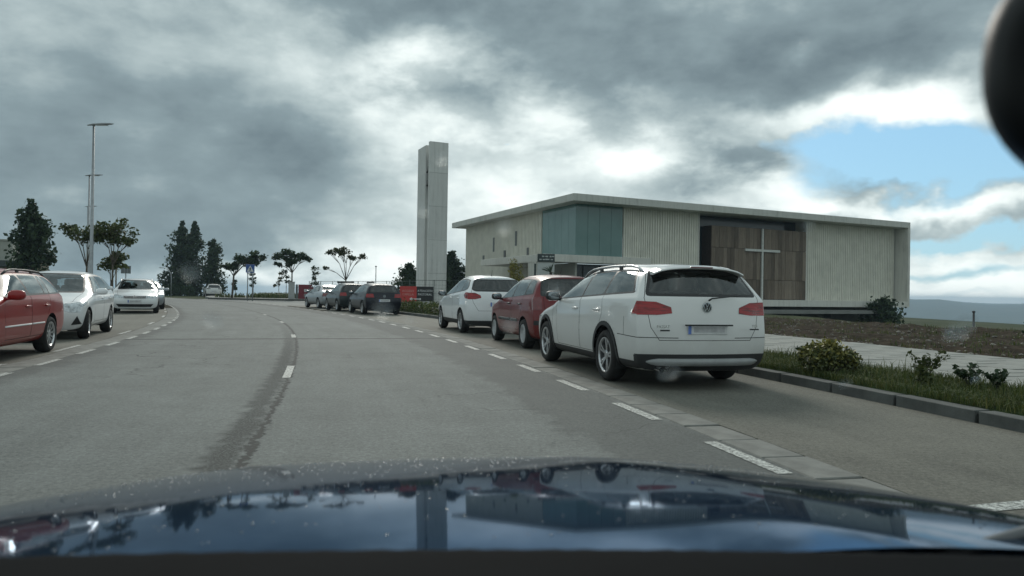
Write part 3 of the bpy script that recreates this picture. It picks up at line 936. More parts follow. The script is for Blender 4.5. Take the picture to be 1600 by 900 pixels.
def low_estate(**kw):
    d = scaled(wagon(), 1.005, .957, .925)
    d.update(dict(r=.305, wheel='multi', ro=.98, fo=.80,
        top=[(-1.1, 1.29), (-.8, 1.33), (-.4, 1.37), (.3, 1.40), (.95, 1.40), (1.35, 1.375), (1.6, 1.32), (2.3, .965), (2.45, .935), (2.95, .86), (3.3, .77), (3.55, .64)],
        belt=[(-1.1, .955), (0, .945), (1.2, .93), (2.4, .90), (3.5, .83)],
        rearx=[.07, 0, 0, .10, .14, .32], tumble=.52, z2=.62,
        dlo=[(-.72, .99), (2.06, .945), (1.42, 1.285), (.4, 1.31), (-.38, 1.285)],
        panes=[[(1.0, .985), (1.94, .965), (1.385, 1.26), (1.0, 1.28)], [(.26, 1.0), (.93, .99), (.93, 1.28), (.16, 1.285)], [(-.64, 1.01), (-.02, 1.0), (-.1, 1.28), (-.36, 1.265)], [(.02, 1.0), (.21, 1.0), (.11, 1.28), (-.06, 1.28)]],
        wscreen=[(-.66, .945), (.66, .945), (.53, 1.33), (-.53, 1.33)], rscreen=[(-.64, .97), (.64, .97), (.52, 1.285), (-.52, 1.285)],
        doors=[[(.97, .32), (1.98, .32), (2.08, .72), (2.04, .95), (1.42, 1.32), (.97, 1.335)], [(.42, .32), (.955, .32), (.955, 1.335), (.14, 1.33), (.06, .82)]],
        lamps=[('tail_light', [(-.78, .70), (-1.25, .68), (-1.25, .88), (-.84, .90)], [(.46, .72), (1.0, .72), (1.0, .89), (.50, .89)], -1, REDLAMP),
               ('headlight', [(2.95, .66), (3.6, .56), (3.6, .66), (3.2, .75)], [(.40, .58), (1.0, .60), (1.0, .74), (.68, .72), (.42, .66)], 1, LAMPGLASS)],
        moulding=.52, mouldr=.014, mouldmat=None, rails=(-.55, 1.35, TRIM, .045), raily=.56, handlez=.80, mirror=(1.95, .98)))
    d.update(kw)
    return d

def small_hatch(**kw):
    d = hatch(endpatch=[('grille', [(-.40, .40), (.40, .40), (.45, .56), (.32, .64), (-.32, .64), (-.45, .56)], 1, TRIM, .004), ('lower_intake', [(-.4, .24), (.4, .24), (.45, .33), (-.45, .33)], 1, TRIM, .004),
                        ('fog_recess', [(.63, .31), (.80, .33), (.74, .50)], 1, TRIM, .004)],
        lamps=[hatch()['lamps'][0], ('headlight', [(2.72, .77), (3.6, .56), (3.6, .70), (2.95, .82)], [(.36, .66), (.62, .57), (1.0, .57), (1.0, .80), (.66, .775), (.42, .72)], 1, LAMPGLASS)])
    d.update(kw)
    return d

def suv(**kw):
    d = scaled(hatch(), 1.035, 1.05, 1.09)
    d.update(dict(r=.35, archtrim=.05, clad=.40, lamps=[('tail_light', [(-.5, .98), (-1, .96), (-1, 1.07), (-.6, 1.07)], [(.42, .97), (1.0, .96), (1.0, 1.07), (.44, 1.06)], -1, TRIM), scaled(hatch(), 1.035, 1.05, 1.09)['lamps'][1]]))
    d.update(kw)
    return d

WHITE = paint('white_paint', (.70, .705, .69), .45)
WHITE2 = paint('white_paint_clean', (.80, .82, .83), .2)
REDP = paint('dark_red_paint', (.155, .006, .009), .28, 0, .6, .3)
REDB = paint('bright_red_paint', (.27, .009, .008), .22, 0, .6, .3)
NAVY = paint('navy_paint', (.004, .006, .014), .08, 0, .6, .15)
GREEN = paint('dark_teal_paint', (.008, .016, .019), .1, 0, .7, .2)
SILVER = paint('silver_paint', (.36, .39, .42), .35, .6)

# ---------------------------------------------------------------- road alignment: s runs along the centre line, off is metres to the right of it
HS = [(-20, 9.5), (0, 10.8), (8, 13.5), (20, 18.3), (34, 24.5), (48, 27), (58, 31), (75, 40), (130, 46)]
def heading(s): return R(float(np.interp(s, [h[0] for h in HS], [h[1] for h in HS])))
CL = {}
def _cl():
    x, y, s = -.85, 0.0, 0.0
    CL[0] = (x, y)
    for i in range(150 * 4):
        h = heading(s + .125); x -= math.sin(h) * .25; y += math.cos(h) * .25; s += .25; CL[round(s * 4)] = (x, y)
    x, y, s = -.85, 0.0, 0.0
    for i in range(20 * 4):
        h = heading(s - .125); x += math.sin(h) * .25; y -= math.cos(h) * .25; s -= .25; CL[round(s * 4)] = (x, y)
_cl()
def at(s, off, z=0):
    k = math.floor(s * 4); a = CL[k]; b = CL.get(k + 1, a); t = s * 4 - k
    h = heading(s)
    return Vector((a[0] + (b[0] - a[0]) * t + math.cos(h) * off, a[1] + (b[1] - a[1]) * t + math.sin(h) * off, z))
CLA = np.array([CL[k] for k in sorted(CL)]); CLS = np.array(sorted(CL)) / 4
def road_loc(x, y):
    d = (CLA[:, 0] - x) ** 2 + (CLA[:, 1] - y) ** 2; i = int(np.argmin(d)); h = heading(CLS[i])
    return CLS[i], (x - CLA[i, 0]) * math.cos(h) + (y - CLA[i, 1]) * math.sin(h)

def ribbon(name, s0, s1, ds, offs, zs, m, parent=None, kind=None, jit=0):
    """sheet following the road; stores (s, off) as its UV map"""
    n = max(1, int(round((s1 - s0) / ds))); ss = [s0 + (s1 - s0) * i / n for i in range(n + 1)]
    if not isinstance(zs, (list, tuple)): zs = [zs] * len(offs)
    v = []; uv = []
    for s in ss:
        for o, z in zip(offs, zs):
            v.append(at(s, o, z)); uv.append((s, o))
    k = len(offs); f = []
    for i in range(n):
        for j in range(k - 1):
            f.append((i * k + j, i * k + j + 1, (i + 1) * k + j + 1, (i + 1) * k + j))
    o = pyd(name, v, f, m, parent)
    ul = o.data.uv_layers.new(name='road')
    for l in o.data.loops: ul.data[l.index].uv = uv[l.vertex_index]
    if kind: o['kind'] = kind
    return o

def asphalt(name, base, coarse, patches):
    m, nt, b = newmat(name)
    uv = nd(nt, 'ShaderNodeUVMap'); uv.uv_map = 'road'
    tc = nd(nt, 'ShaderNodeTexCoord'); ob = tc.outputs['Object']
    sx = nd(nt, 'ShaderNodeSeparateXYZ'); nt.links.new(uv.outputs[0], sx.inputs[0]); s_, o_ = sx.outputs[0], sx.outputs[1]
    big = noise(nt, ob, .35, 5, .6, .5); mid = noise(nt, ob, 2.2, 6, .65); fine = noise(nt, ob, 60, 3, .7); gr = noise(nt, ob, 190, 2, .8)
    mp = nd(nt, 'ShaderNodeMapping'); nt.links.new(uv.outputs[0], mp.inputs[0]); mp.inputs['Scale'].default_value = (.12, 1.6, 1)
    streak = noise(nt, mp.outputs[0], 1.6, 4, .6)
    f = math_n(nt, 'ADD', math_n(nt, 'MULTIPLY', big, .14), math_n(nt, 'MULTIPLY', mid, .12))
    f = math_n(nt, 'ADD', f, math_n(nt, 'MULTIPLY', fine, .34)); f = math_n(nt, 'ADD', f, math_n(nt, 'MULTIPLY', gr, coarse)); f = math_n(nt, 'ADD', f, math_n(nt, 'ADD', math_n(nt, 'MULTIPLY', streak, .12), math_n(nt, 'MULTIPLY', noise(nt, ob, 24, 3, .75), .34)))
    c = ramp(nt, f, [(.56, tuple(x * .40 for x in base)), (.70, tuple(x * .95 for x in base)), (.84, tuple(x * 1.6 for x in base))])
    def band(v, c0, w, soft):        # 1 inside |v-c0|<w
        d = math_n(nt, 'ABSOLUTE', math_n(nt, 'SUBTRACT', v, c0))
        return math_n(nt, 'MULTIPLY', math_n(nt, 'SUBTRACT', w + soft, d), 1 / soft, True)
    dark = None
    if patches:
        wob = math_n(nt, 'MULTIPLY', math_n(nt, 'SUBTRACT', noise(nt, ob, 1.3, 6, .7), .5), 1.0)
        wob2 = math_n(nt, 'MULTIPLY', math_n(nt, 'SUBTRACT', noise(nt, ob, 6, 5, .7), .5), .45)
        ow = math_n(nt, 'ADD', o_, wob); ow2 = math_n(nt, 'ADD', o_, wob2); sw = math_n(nt, 'ADD', s_, wob2)
        # old bitumen along the right edge, worn centre joint, a transverse joint and scattered darker scuffs
        edge = math_n(nt, 'MULTIPLY', band(ow, 3.10, .48, .12), math_n(nt, 'GREATER_THAN', fine, .36))
        edge = math_n(nt, 'MULTIPLY', edge, math_n(nt, 'MULTIPLY', mid, .78))
        joint = math_n(nt, 'MULTIPLY', band(math_n(nt, 'ADD', o_, math_n(nt, 'MULTIPLY', math_n(nt, 'SUBTRACT', noise(nt, ob, 7, 6, .75), .5), .3)), .10, .018, .02), 1.0)
        jw = math_n(nt, 'MULTIPLY', band(ow2, -.05, .055, .09), math_n(nt, 'MULTIPLY', math_n(nt, 'SUBTRACT', fine, .40), 7, True))
        jw = math_n(nt, 'MULTIPLY', jw, math_n(nt, 'MULTIPLY', math_n(nt, 'SUBTRACT', 26, s_), .08, True))
        jw = math_n(nt, 'MULTIPLY', jw, .95)
        tr = math_n(nt, 'MULTIPLY', band(sw, 17.3, .10, .08), .85)
        tr2 = math_n(nt, 'MULTIPLY', band(sw, 33.2, .12, .15), .4)
        le = math_n(nt, 'MULTIPLY', band(ow, -3.45, .25, .25), .5)
        sc = math_n(nt, 'MULTIPLY', math_n(nt, 'SUBTRACT', noise(nt, mp.outputs[0], 5.5, 6, .7), .62), 6, True)
        sc = math_n(nt, 'MULTIPLY', sc, math_n(nt, 'MULTIPLY', math_n(nt, 'SUBTRACT', big, .5), 5, True))
        sc = math_n(nt, 'MULTIPLY', sc, .75)
        # hairline cracks
        vc = nd(nt, 'ShaderNodeTexVoronoi'); vc.feature = 'DISTANCE_TO_EDGE'; vc.inputs['Scale'].default_value = .55
        va = nd(nt, 'ShaderNodeVectorMath'); va.operation = 'ADD'; nt.links.new(ob, va.inputs[0])
        nz = nd(nt, 'ShaderNodeTexNoise'); nz.inputs['Scale'].default_value = 1.5; nz.inputs['Detail'].default_value = 5; nt.links.new(ob, nz.inputs['Vector']); nt.links.new(nz.outputs['Color'], va.inputs[1])
        nt.links.new(va.outputs[0], vc.inputs['Vector'])
        ck = math_n(nt, 'MULTIPLY', math_n(nt, 'SUBTRACT', .010, vc.outputs['Distance']), 160, True)
        ck = math_n(nt, 'MULTIPLY', ck, math_n(nt, 'MULTIPLY', math_n(nt, 'SUBTRACT', noise(nt, ob, .22, 3), .5), 9, True))
        ck = math_n(nt, 'MULTIPLY', ck, .8)
        for d in (edge, joint, jw, tr, tr2, le, sc, ck):
            dark = d if dark is None else math_n(nt, 'MAXIMUM', dark, d)
        c = mixc(nt, dark, c, tuple(x * .20 for x in base))
    nt.links.new(c, b.inputs['Base Color'])
    b.inputs['Roughness'].default_value = .82; b.inputs['Specular IOR Level'].default_value = .35
    bn = nd(nt, 'ShaderNodeBump'); bn.inputs['Strength'].default_value = .5; bn.inputs['Distance'].default_value = .006
    h = math_n(nt, 'ADD', fine, gr)
    if dark is not None: h = math_n(nt, 'SUBTRACT', h, math_n(nt, 'MULTIPLY', dark, 1.5))
    nt.links.new(h, bn.inputs['Height']); nt.links.new(bn.outputs[0], b.inputs['Normal'])
    return m

ASPH = asphalt('asphalt', (.142, .155, .149), .34, True)
ASPH2 = asphalt('bay_surface', (.138, .136, .115), .34, False)
CONC = mat('concrete_kerb', (.088, .094, .090), .85, var=.35, scale=3, bump=.4, bscale=60)
GUTM = mat('gutter_concrete', (.165, .168, .155), .85, var=.3, scale=4, bump=.4, bscale=60)
SOIL = mat('soil', (.045, .040, .026), .95, spec=.05, var=.5, scale=5, bump=1, bscale=25)
PAVM = mat('pavement_slab', (.25, .255, .235), .8, var=.14, scale=1.2, bump=.25, bscale=70)
GRASSG = mat('lawn', (.022, .038, .012), .95, spec=.05, var=.5, scale=1.5, bump=1, bscale=40)
DIRT = mat('dirt', (.043, .034, .025), .95, spec=.03, var=.8, scale=5, bump=1, bscale=12)
STONE = mat('stone_bits', (.22, .205, .18), .9, spec=.1, var=.5, scale=9)
PAVFAR = mat('far_paving', (.20, .205, .195), .85, var=.2, scale=.6)

# worn white marking paint
def marking():
    m, nt, b = newmat('marking_paint')
    tc = nd(nt, 'ShaderNodeTexCoord'); ob = tc.outputs['Object']
    f = math_n(nt, 'MULTIPLY', math_n(nt, 'SUBTRACT', noise(nt, ob, 35, 5, .75), .45), 8, True)
    nt.links.new(mixc(nt, f, (.15, .155, .147), (.56, .58, .55)), b.inputs['Base Color']); b.inputs['Roughness'].default_value = .7
    return m
MARK = marking()

# ---------------------------------------------------------------- terrain: one sheet to the horizon
def smooth(a, b, x):
    t = max(0, min(1, (x - a) / (b - a))); return t * t * (3 - 2 * t)
def terrain_z(x, y):
    r = math.hypot(x, y)
    az = math.atan2(x, y)
    z = -.06
    if x > 8 and y > 2:
        edge = 17.2 + max(0, (34 - y)) * .16 + .8 * math.sin(y * .3) - max(0, y - 40) * .05
        z -= 3.2 * smooth(0, 16, x - edge) * smooth(4, 20, y)
        z -= 120 * smooth(60, 900, x - edge) 
    else:
        z -= 60 * smooth(120, 900, r)
    if x <= 8 and y > 0: z -= 1.5 * smooth(115, 150, r)
    z = max(z, -123)
    if r > 1500:
        top = -45
        if .3 < az < 1.6:
            top = 6 - 26 * math.exp(-((az - .572) / .045) ** 2) + 12 * math.sin(az * 9 + .6) * smooth(.62, .9, az) + 4 * math.sin(az * 60) + 2.5 * math.sin(az * 133 + 1)
        z = z + (top - z) * smooth(1500, 3000, r)
    return z
def build_terrain():
    rad = [0] + [1.5 * 1.085 ** i for i in range(101)]
    rad = [r for r in rad if r < 5200]
    na = 240; v = [(0, 0, -.06)]; f = []
    for r in rad[1:]:
        for k in range(na):
            a = 2 * math.pi * k / na; x, y = r * math.sin(a), r * math.cos(a)
            v.append((x, y, terrain_z(x, y)))
    for k in range(na): f.append((0, 1 + k, 1 + (k + 1) % na))
    for i in range(len(rad) - 2):
        for k in range(na):
            a = 1 + i * na + k; b = 1 + i * na + (k + 1) % na
            f.append((a, a + na, b + na, b))
    m, nt, b = newmat('terrain')
    tc = nd(nt, 'ShaderNodeTexCoord'); ob = tc.outputs['Object']
    big = noise(nt, ob, .02, 6, .6); mid = noise(nt, ob, .4, 6, .65)
    c = ramp(nt, math_n(nt, 'ADD', math_n(nt, 'MULTIPLY', big, .6), math_n(nt, 'MULTIPLY', mid, .4)), [(.35, (.03, .042, .022)), (.5, (.06, .07, .038)), (.68, (.10, .095, .06))])
    nt.links.new(c, b.inputs['Base Color']); b.inputs['Roughness'].default_value = .95; b.inputs['Specular IOR Level'].default_value = .05
    o = pyd('ground', v, f, m, None, True); o['kind'] = 'structure'
build_terrain()

# ---------------------------------------------------------------- road, bays, kerbs, pavements
road = ribbon('road', -14, 140, 1, [-3.4, -2, 0, 2, 3.6], 0, ASPH, kind='structure')
bay_r = ribbon('parking_bay', -14, 52, 1, [3.95, 5, 6.4], 0, ASPH2, kind='structure')
bay_l = ribbon('parking_bay', -14, 56, 1, [-6.3, -5, -3.78], 0, ASPH2, kind='structure')
gut_r = ribbon('gutter', -14, 52, 1, [3.6, 3.95], -.012, SOIL, kind='structure')
gut_l = ribbon('gutter', -14, 56, 1, [-3.78, -3.4], -.012, SOIL, kind='structure')
def piece(name, s, o0, o1, ln, z0, z1, m, parent, bev=.012, jit=.004, cache={}):
    """one paver or kerb stone; pieces of one size share a mesh"""
    key = (name, round(o1 - o0, 3), ln, round(z1 - z0, 3))
    if key not in cache:
        bm = bmesh.new(); bbox(bm, (0, 0, (z0 + z1) / 2 - z1), (ln, o1 - o0, z1 - z0), bev, 1)
        me = bpy.data.meshes.new(name); bm.to_mesh(me); bm.free(); me.materials.append(m); cache[key] = me
    o = bpy.data.objects.new(name, cache[key]); COL.objects.link(o); o.parent = parent
    c = at(s, (o0 + o1) / 2, z1 + random.uniform(-jit, jit)); o.location = c
    o.rotation_euler = (random.uniform(-.004, .004), random.uniform(-.004, .004), math.pi / 2 + heading(s) + random.uniform(-.004, .004))
    return o
for i in range(70): piece('gutter_tile', -3 + i * .6, 3.606, 3.944, .592, -.08, .004, GUTM, gut_r, .008)
for i in range(60): piece('gutter_tile', 8 + i * .6, -3.774, -3.406, .592, -.08, .004, GUTM, gut_l, .008)
kerb_r = ribbon('kerb', -14, 52, 1, [6.43, 6.56], .085, CONC, kind='structure')
for i in range(56): piece('kerb_stone', -4 + i * 1.0, 6.4, 6.58, .994, -.1, .115, CONC, kerb_r, .006)
kerb_l = ribbon('kerb', -14, 60, 1, [-6.44, -6.33], .10, CONC, kind='structure')
for i in range(56): piece('kerb_stone', 4 + i * 1.0, -6.48, -6.3, .985, -.1, .14, CONC, kerb_l, .018)
strip = ribbon('planting_strip', -14, 52, .5, [6.57, 7.0, 7.6, 8.3], [.10, .13, .13, .11], GRASSG, kind='structure')
ribbon('sidewalk_bed', -14, 52, 1, [8.26, 12.2], .10, SOIL, kind='structure')
walk = ribbon('sidewalk', 30, 52, 1, [8.3, 12.1], .13, PAVM, kind='structure')
for i in range(6):
    piece_n = 0
    for j in range(44):
        piece('paving_slab', -2 + j * .75 + (.37 if i % 2 else 0), 8.3 + i * .635 + .004, 8.3 + (i + 1) * .635 - .004, .742, .03, .13, PAVM, walk, .006, .003)
ribbon('sidewalk', -14, 100, 1, [-10, -6.47], .13, PAVFAR, kind='structure')
# markings
def dash(s0, ln, off, w, name='lane_dash'):
    return ribbon(name, s0, s0 + ln, .25, [off - w / 2, off + w / 2], .004, MARK, road)
for i in range(34): dash(-2 + i * 1.96 + .18, 1.0, 3.5 - .0, .11)
for i in range(30): dash(7.6 + i * 1.96, 1.0, -3.36, .10)
for s, l in ((9.6, 1.5), (17.7, 1.2), (25.5, 1.2), (33, 1.2), (1.6, 1.4)): dash(s, l, .07, .10)
for s in (10.2, 14.0, 19.2, 24.4, 30.5, 36.6, 41): dash(s, 1.6, -3.85, .09, 'bay_dash')
for i in range(8):
    ribbon('crossing_stripe', 83, 87, .5, [-3.1 + i * .85, -2.65 + i * .85], .004, MARK, road)
# bay end line on the right
b0, b1 = at(3.6, 4.05), at(5.2, 6.3)
lv = [at(3.15, 4.05, .004), at(3.35, 6.3, .004), at(3.47, 6.3, .004), at(3.27, 4.05, .004)]
pyd('bay_line', lv, [(0, 1, 2, 3)], MARK, bay_r)

# paved apron and island beyond the parked cars, side road
def poly_slab(name, pts, z0, z1, m, kind='structure', parent=None):
    n = len(pts); v = [(p[0], p[1], z1) for p in pts] + [(p[0], p[1], z0) for p in pts]
    f = [tuple(range(n))] + [(i, i + n, (i + 1) % n + n, (i + 1) % n) for i in range(n)]
    area = sum(a[0] * b[1] - b[0] * a[1] for a, b in zip(pts, pts[1:] + pts[:1]))
    if area < 0: f[0] = f[0][::-1]
    o = pyd(name, v, f, m, parent)
    if kind: o['kind'] = kind
    return o
E48 = at(52, 6.2); E70 = at(66, 3.6)
poly_slab('side_road', [tuple(E48)[:2], tuple(at(46, 12.2))[:2], (4, 62), (10, 100), (-16, 104), tuple(at(78, 3.6))[:2], tuple(E70)[:2], tuple(at(58, 3.6))[:2], tuple(at(51, 3.6))[:2]], -.3, -.006, PAVFAR)
isl = poly_slab('traffic_island', [(-29.6, 72.6), (-25, 71.0), (-21.2, 70.3), (-18.6, 71.6), (-18, 92), (-42, 104), (-34, 82)], -.1, .15, PAVFAR)
poly_slab('kerb', [(-29.8, 72.5), (-25, 70.8), (-21.2, 70.1), (-18.4, 71.5), (-18.7, 71.9), (-21.3, 70.55), (-25, 71.3), (-29.4, 72.95)], -.1, .17, mat('dark_kerb', (.09, .09, .085), .9))
# lawn between the pavement and the church
poly_slab('lawn', [tuple(at(24, 12.1))[:2], tuple(at(47, 12.1))[:2], (3.5, 52.2), (13, 52), (12.4, 38)], -.2, .06, GRASSG)
# entrance court
poly_slab('church_court', [(-8, 80), (-9, 62), (-3, 53), (4, 52.5), (34.5, 68), (33.5, 69.5), (10, 60)], -.3, .0, PAVFAR)

# ---------------------------------------------------------------- dirt bank with stones
def fbm(x, y, o=4):
    from mathutils import noise as mn
    return mn.fractal(Vector((x, y, 3.1)), 1.0, 2.0, o)
def dirt_z(s, off):
    p = at(s, off)
    t = off - 12.1
    bz = .10 + .05 * smooth(0, 2.5, t)
    n = fbm(p.x * .55, p.y * .55, 5)
    return bz + .10 * n * smooth(0, 1.0, t) + .05 * fbm(p.x * 2.5, p.y * 2.5, 3), p
def build_dirt():
    ss = np.arange(-3, 33, .3); oo = np.arange(12.08, 26, .28); v = []; f = []
    for s in ss:
        for o in oo:
            z, p = dirt_z(s, o)
            fall = terrain_z(p.x, p.y) + .06
            z += fall if fall < 0 else 0
            k = smooth(22, 25.6, o)
            v.append((p.x, p.y, z * (1 - k) + k * (fall - .25)))
    k = len(oo)
    for i in range(len(ss) - 1):
        for j in range(k - 1): f.append((i * k + j, i * k + j + 1, (i + 1) * k + j + 1, (i + 1) * k + j))
    o = pyd('dirt_bank', v, f, DIRT, None, True); o['kind'] = 'structure'
    bm = bmesh.new(); rnd = random.Random(4)
    for i in range(3000):
        s = rnd.uniform(-1, 32); off = 12.15 + 13 * rnd.random() ** 1.3
        z, p = dirt_z(s, off)
        fall = terrain_z(p.x, p.y) + .06
        if off > 22: continue
        z += min(0, fall)
        q = rnd.uniform(.010, .035) * (1.8 if rnd.random() < .10 else 1)
        m = Matrix.Translation((p.x, p.y, z + q * .2)) @ Matrix.Rotation(rnd.random() * 6, 4, 'Z') @ Matrix.Rotation(rnd.random() * .8, 4, 'X') @ Matrix.Diagonal((q * 1.5, q, q * .6, 1))
        bmesh.ops.create_icosphere(bm, subdivisions=1, radius=1, matrix=m)
    for vtx in bm.verts: vtx.co += Vector((rnd.uniform(-1, 1), rnd.uniform(-1, 1), rnd.uniform(-1, 1))) * .006
    st = fin('gravel', bm, STONE); st['kind'] = 'stuff'
build_dirt()

# ---------------------------------------------------------------- church
def weathered(name, col, lifts=False):
    """concrete with rain streaks, blotches and, on tall slabs, shuttering lifts of slightly different grey"""
    m, nt, b = newmat(name)
    tc = nd(nt, 'ShaderNodeTexCoord'); ob = tc.outputs['Object']
    mp = nd(nt, 'ShaderNodeMapping'); nt.links.new(ob, mp.inputs[0]); mp.inputs['Scale'].default_value = (2.6, 2.6, .16)
    st = noise(nt, mp.outputs[0], 1.7, 6, .65); bl = noise(nt, ob, .55, 6, .65); fi = noise(nt, ob, 9, 4, .6)
    f = math_n(nt, 'ADD', math_n(nt, 'MULTIPLY', st, .55), math_n(nt, 'ADD', math_n(nt, 'MULTIPLY', bl, .35), math_n(nt, 'MULTIPLY', fi, .10)))
    c = ramp(nt, f, [(.32, tuple(x * .62 for x in col)), (.47, tuple(x * .93 for x in col)), (.68, tuple(x * 1.07 for x in col))])
    if lifts:
        sx = nd(nt, 'ShaderNodeSeparateXYZ'); nt.links.new(ob, sx.inputs[0])
        k = math_n(nt, 'FLOOR', math_n(nt, 'MULTIPLY', sx.outputs[2], .385))
        wn = nd(nt, 'ShaderNodeTexWhiteNoise'); wn.noise_dimensions = '1D'; nt.links.new(k, wn.inputs['W'])
        c = mixc(nt, math_n(nt, 'MULTIPLY', wn.outputs['Value'], .16), c, tuple(x * .5 for x in col))
    nt.links.new(c, b.inputs['Base Color']); b.inputs['Roughness'].default_value = .85
    bn = nd(nt, 'ShaderNodeBump'); bn.inputs['Strength'].default_value = .25; bn.inputs['Distance'].default_value = .01
    nt.links.new(fi, bn.inputs['Height']); nt.links.new(bn.outputs[0], b.inputs['Normal'])
    MATS[name] = m
    return m
CONCW = weathered('white_concrete', (.62, .615, .565))
CONCR = weathered('roof_concrete', (.54, .545, .505))
CLADM = mat('cream_cladding', (.63, .62, .545), .7, var=.10, scale=1.2)
CLADS = mat('cream_rib', (.66, .65, .575), .7, var=.10, scale=1.2)
TEAL = None
def tealglass():
    m, nt, b = newmat('teal_glass')
    tc = nd(nt, 'ShaderNodeTexCoord')
    f = noise(nt, tc.outputs['Object'], .5, 3)
    nt.links.new(ramp(nt, f, [(.3, (.095, .185, .172)), (.7, (.125, .23, .215))]), b.inputs['Base Color'])
    b.inputs['Roughness'].default_value = .12; b.inputs['Specular IOR Level'].default_value = .5; b.inputs['Coat Weight'].default_value = .25
    return m
TEAL = tealglass()
DARKG = mat('dark_glazing', (.022, .034, .036), .15, var=.2, scale=.6)
def woodmat():
    m, nt, b = newmat('weathered_wood')
    tc = nd(nt, 'ShaderNodeTexCoord'); oi = nd(nt, 'ShaderNodeObjectInfo')
    mp = nd(nt, 'ShaderNodeMapping'); nt.links.new(tc.outputs['Object'], mp.inputs[0]); mp.inputs['Scale'].default_value = (9, 9, .7)
    f = noise(nt, mp.outputs[0], 1.6, 5, .65)
    f = math_n(nt, 'ADD', math_n(nt, 'MULTIPLY', f, .75), math_n(nt, 'MULTIPLY', oi.outputs['Random'], .35))
    nt.links.new(ramp(nt, f, [(.3, (.080, .062, .047)), (.55, (.155, .122, .092)), (.8, (.25, .205, .16))]), b.inputs['Base Color'])
    b.inputs['Roughness'].default_value = .8
    return m
WOOD = woodmat()
DARKWOOD = mat('dark_wood', (.045, .030, .024), .8, var=.3)

U = Vector((-.397, .918, 0)).normalized(); V = Vector((.892, .452, 0)).normalized()
C0 = Vector((4.4, 54, 0)); C1 = C0 + V * 1.0 + U * 1.4
church = empty('church', C0, 0, 'cream church with flat concrete roof, teal corner glass and cross on weathered wood', 'church')
LV, LU = 38.0, 27.6
def quadbox(bm, P, a, la, b, lb, z0, z1):
    """box on plan from P along a (la) and b (lb), between two heights (world plan, church-local heights)"""
    P = P - C0
    c = [P, P + a * la, P + a * la + b * lb, P + b * lb]
    vs = [bm.verts.new((q.x, q.y, z0)) for q in c] + [bm.verts.new((q.x, q.y, z1)) for q in c]
    fs = [bm.faces.new(vs[:4][::-1]), bm.faces.new(vs[4:])] + [bm.faces.new((vs[i], vs[(i + 1) % 4], vs[4 + (i + 1) % 4], vs[4 + i])) for i in range(4)]
    bmesh.ops.recalc_face_normals(bm, faces=fs)
    return vs
def cpart(name, m, boxes, parent=None, bev=0):
    bm = bmesh.new()
    for b in boxes: quadbox(bm, *b)
    if bev: bmesh.ops.bevel(bm, geom=list(bm.edges), offset=bev, segments=1, affect='EDGES')
    return fin(name, bm, m, parent or church)
# roof slab, end wall, bottom slab
cpart('roof', CONCR, [(C0, V, LV, U, LU, 7.93, 8.48)], bev=.02)
cpart('roof_parapet', CONCR, [(C0 + V * .25 + U * .25, V, LV - .5, U, LU - .5, 8.48, 8.52)])
cpart('end_wall', CONCW, [(C0 + V * (LV - .32) + U * .002, V, .318, U, 20, .30, 7.93)])
cpart('floor_slab', CONCW, [(C1 + V * 6.9 - U * 1.39, V, LV - 1.33 - 6.9, U, 14, .28, .84)], bev=.015)
def clad(P, d, n_in, t0, t1, z0, z1, step=1.0):
    """ribbed cladding panels along d; n_in points into the building"""
    k = max(1, round((t1 - t0) / step)); w = (t1 - t0) / k
    for i in range(k):
        bm = bmesh.new()
        quadbox(bm, P + d * (t0 + i * w), d, w - .012, n_in, .10, z0, z1)
        nr = 4
        p = fin('cladding_panel', bm, CLADM, church)
        bm = bmesh.new()
        for r in range(nr):
            ww = w / nr
            quadbox(bm, P + d * (t0 + i * w + r * ww + ww * .1) - n_in * .055, d, ww * .42, n_in, .05, z0 + .003, z1 - .003)
        fin('cladding_rib', bm, CLADS, p)
# right facade
clad(C1, V, U, 4.35, 6.9, 3.95, 7.93)
clad(C1, V, U, 6.9, 11.86, .84, 7.93)
clad(C1, V, U, 24.62, 36.5, .84, 7.93)
cpart('facade_post', CONCW, [(C1 + V * 24.42, V, .18, U, .3, .84, 7.93)])
cpart('facade_post', CONCW, [(C1 + V * 11.87 - U * .03, V, .12, U, .3, .84, 7.93)])
# corner glazing in tall panes
for d, n_in, t1, k in ((V, U, 4.3, 4), (U, V, 5.86, 5)):
    for i in range(k):
        w = (t1 - .02) / k
        cpart('glass_pane', TEAL, [(C1 + d * (.02 + i * w + .012) + n_in * .02, d, w - .024, n_in, .05, 3.97, 7.93)])
cpart('glazing_backing', mat('pane_joint', (.05, .09, .09), .5), [(C1 + V * .09 + U * .09, V, 4.2, U, .03, 3.97, 7.92), (C1 + V * .09 + U * .13, V, .03, U, 5.7, 3.97, 7.92)])
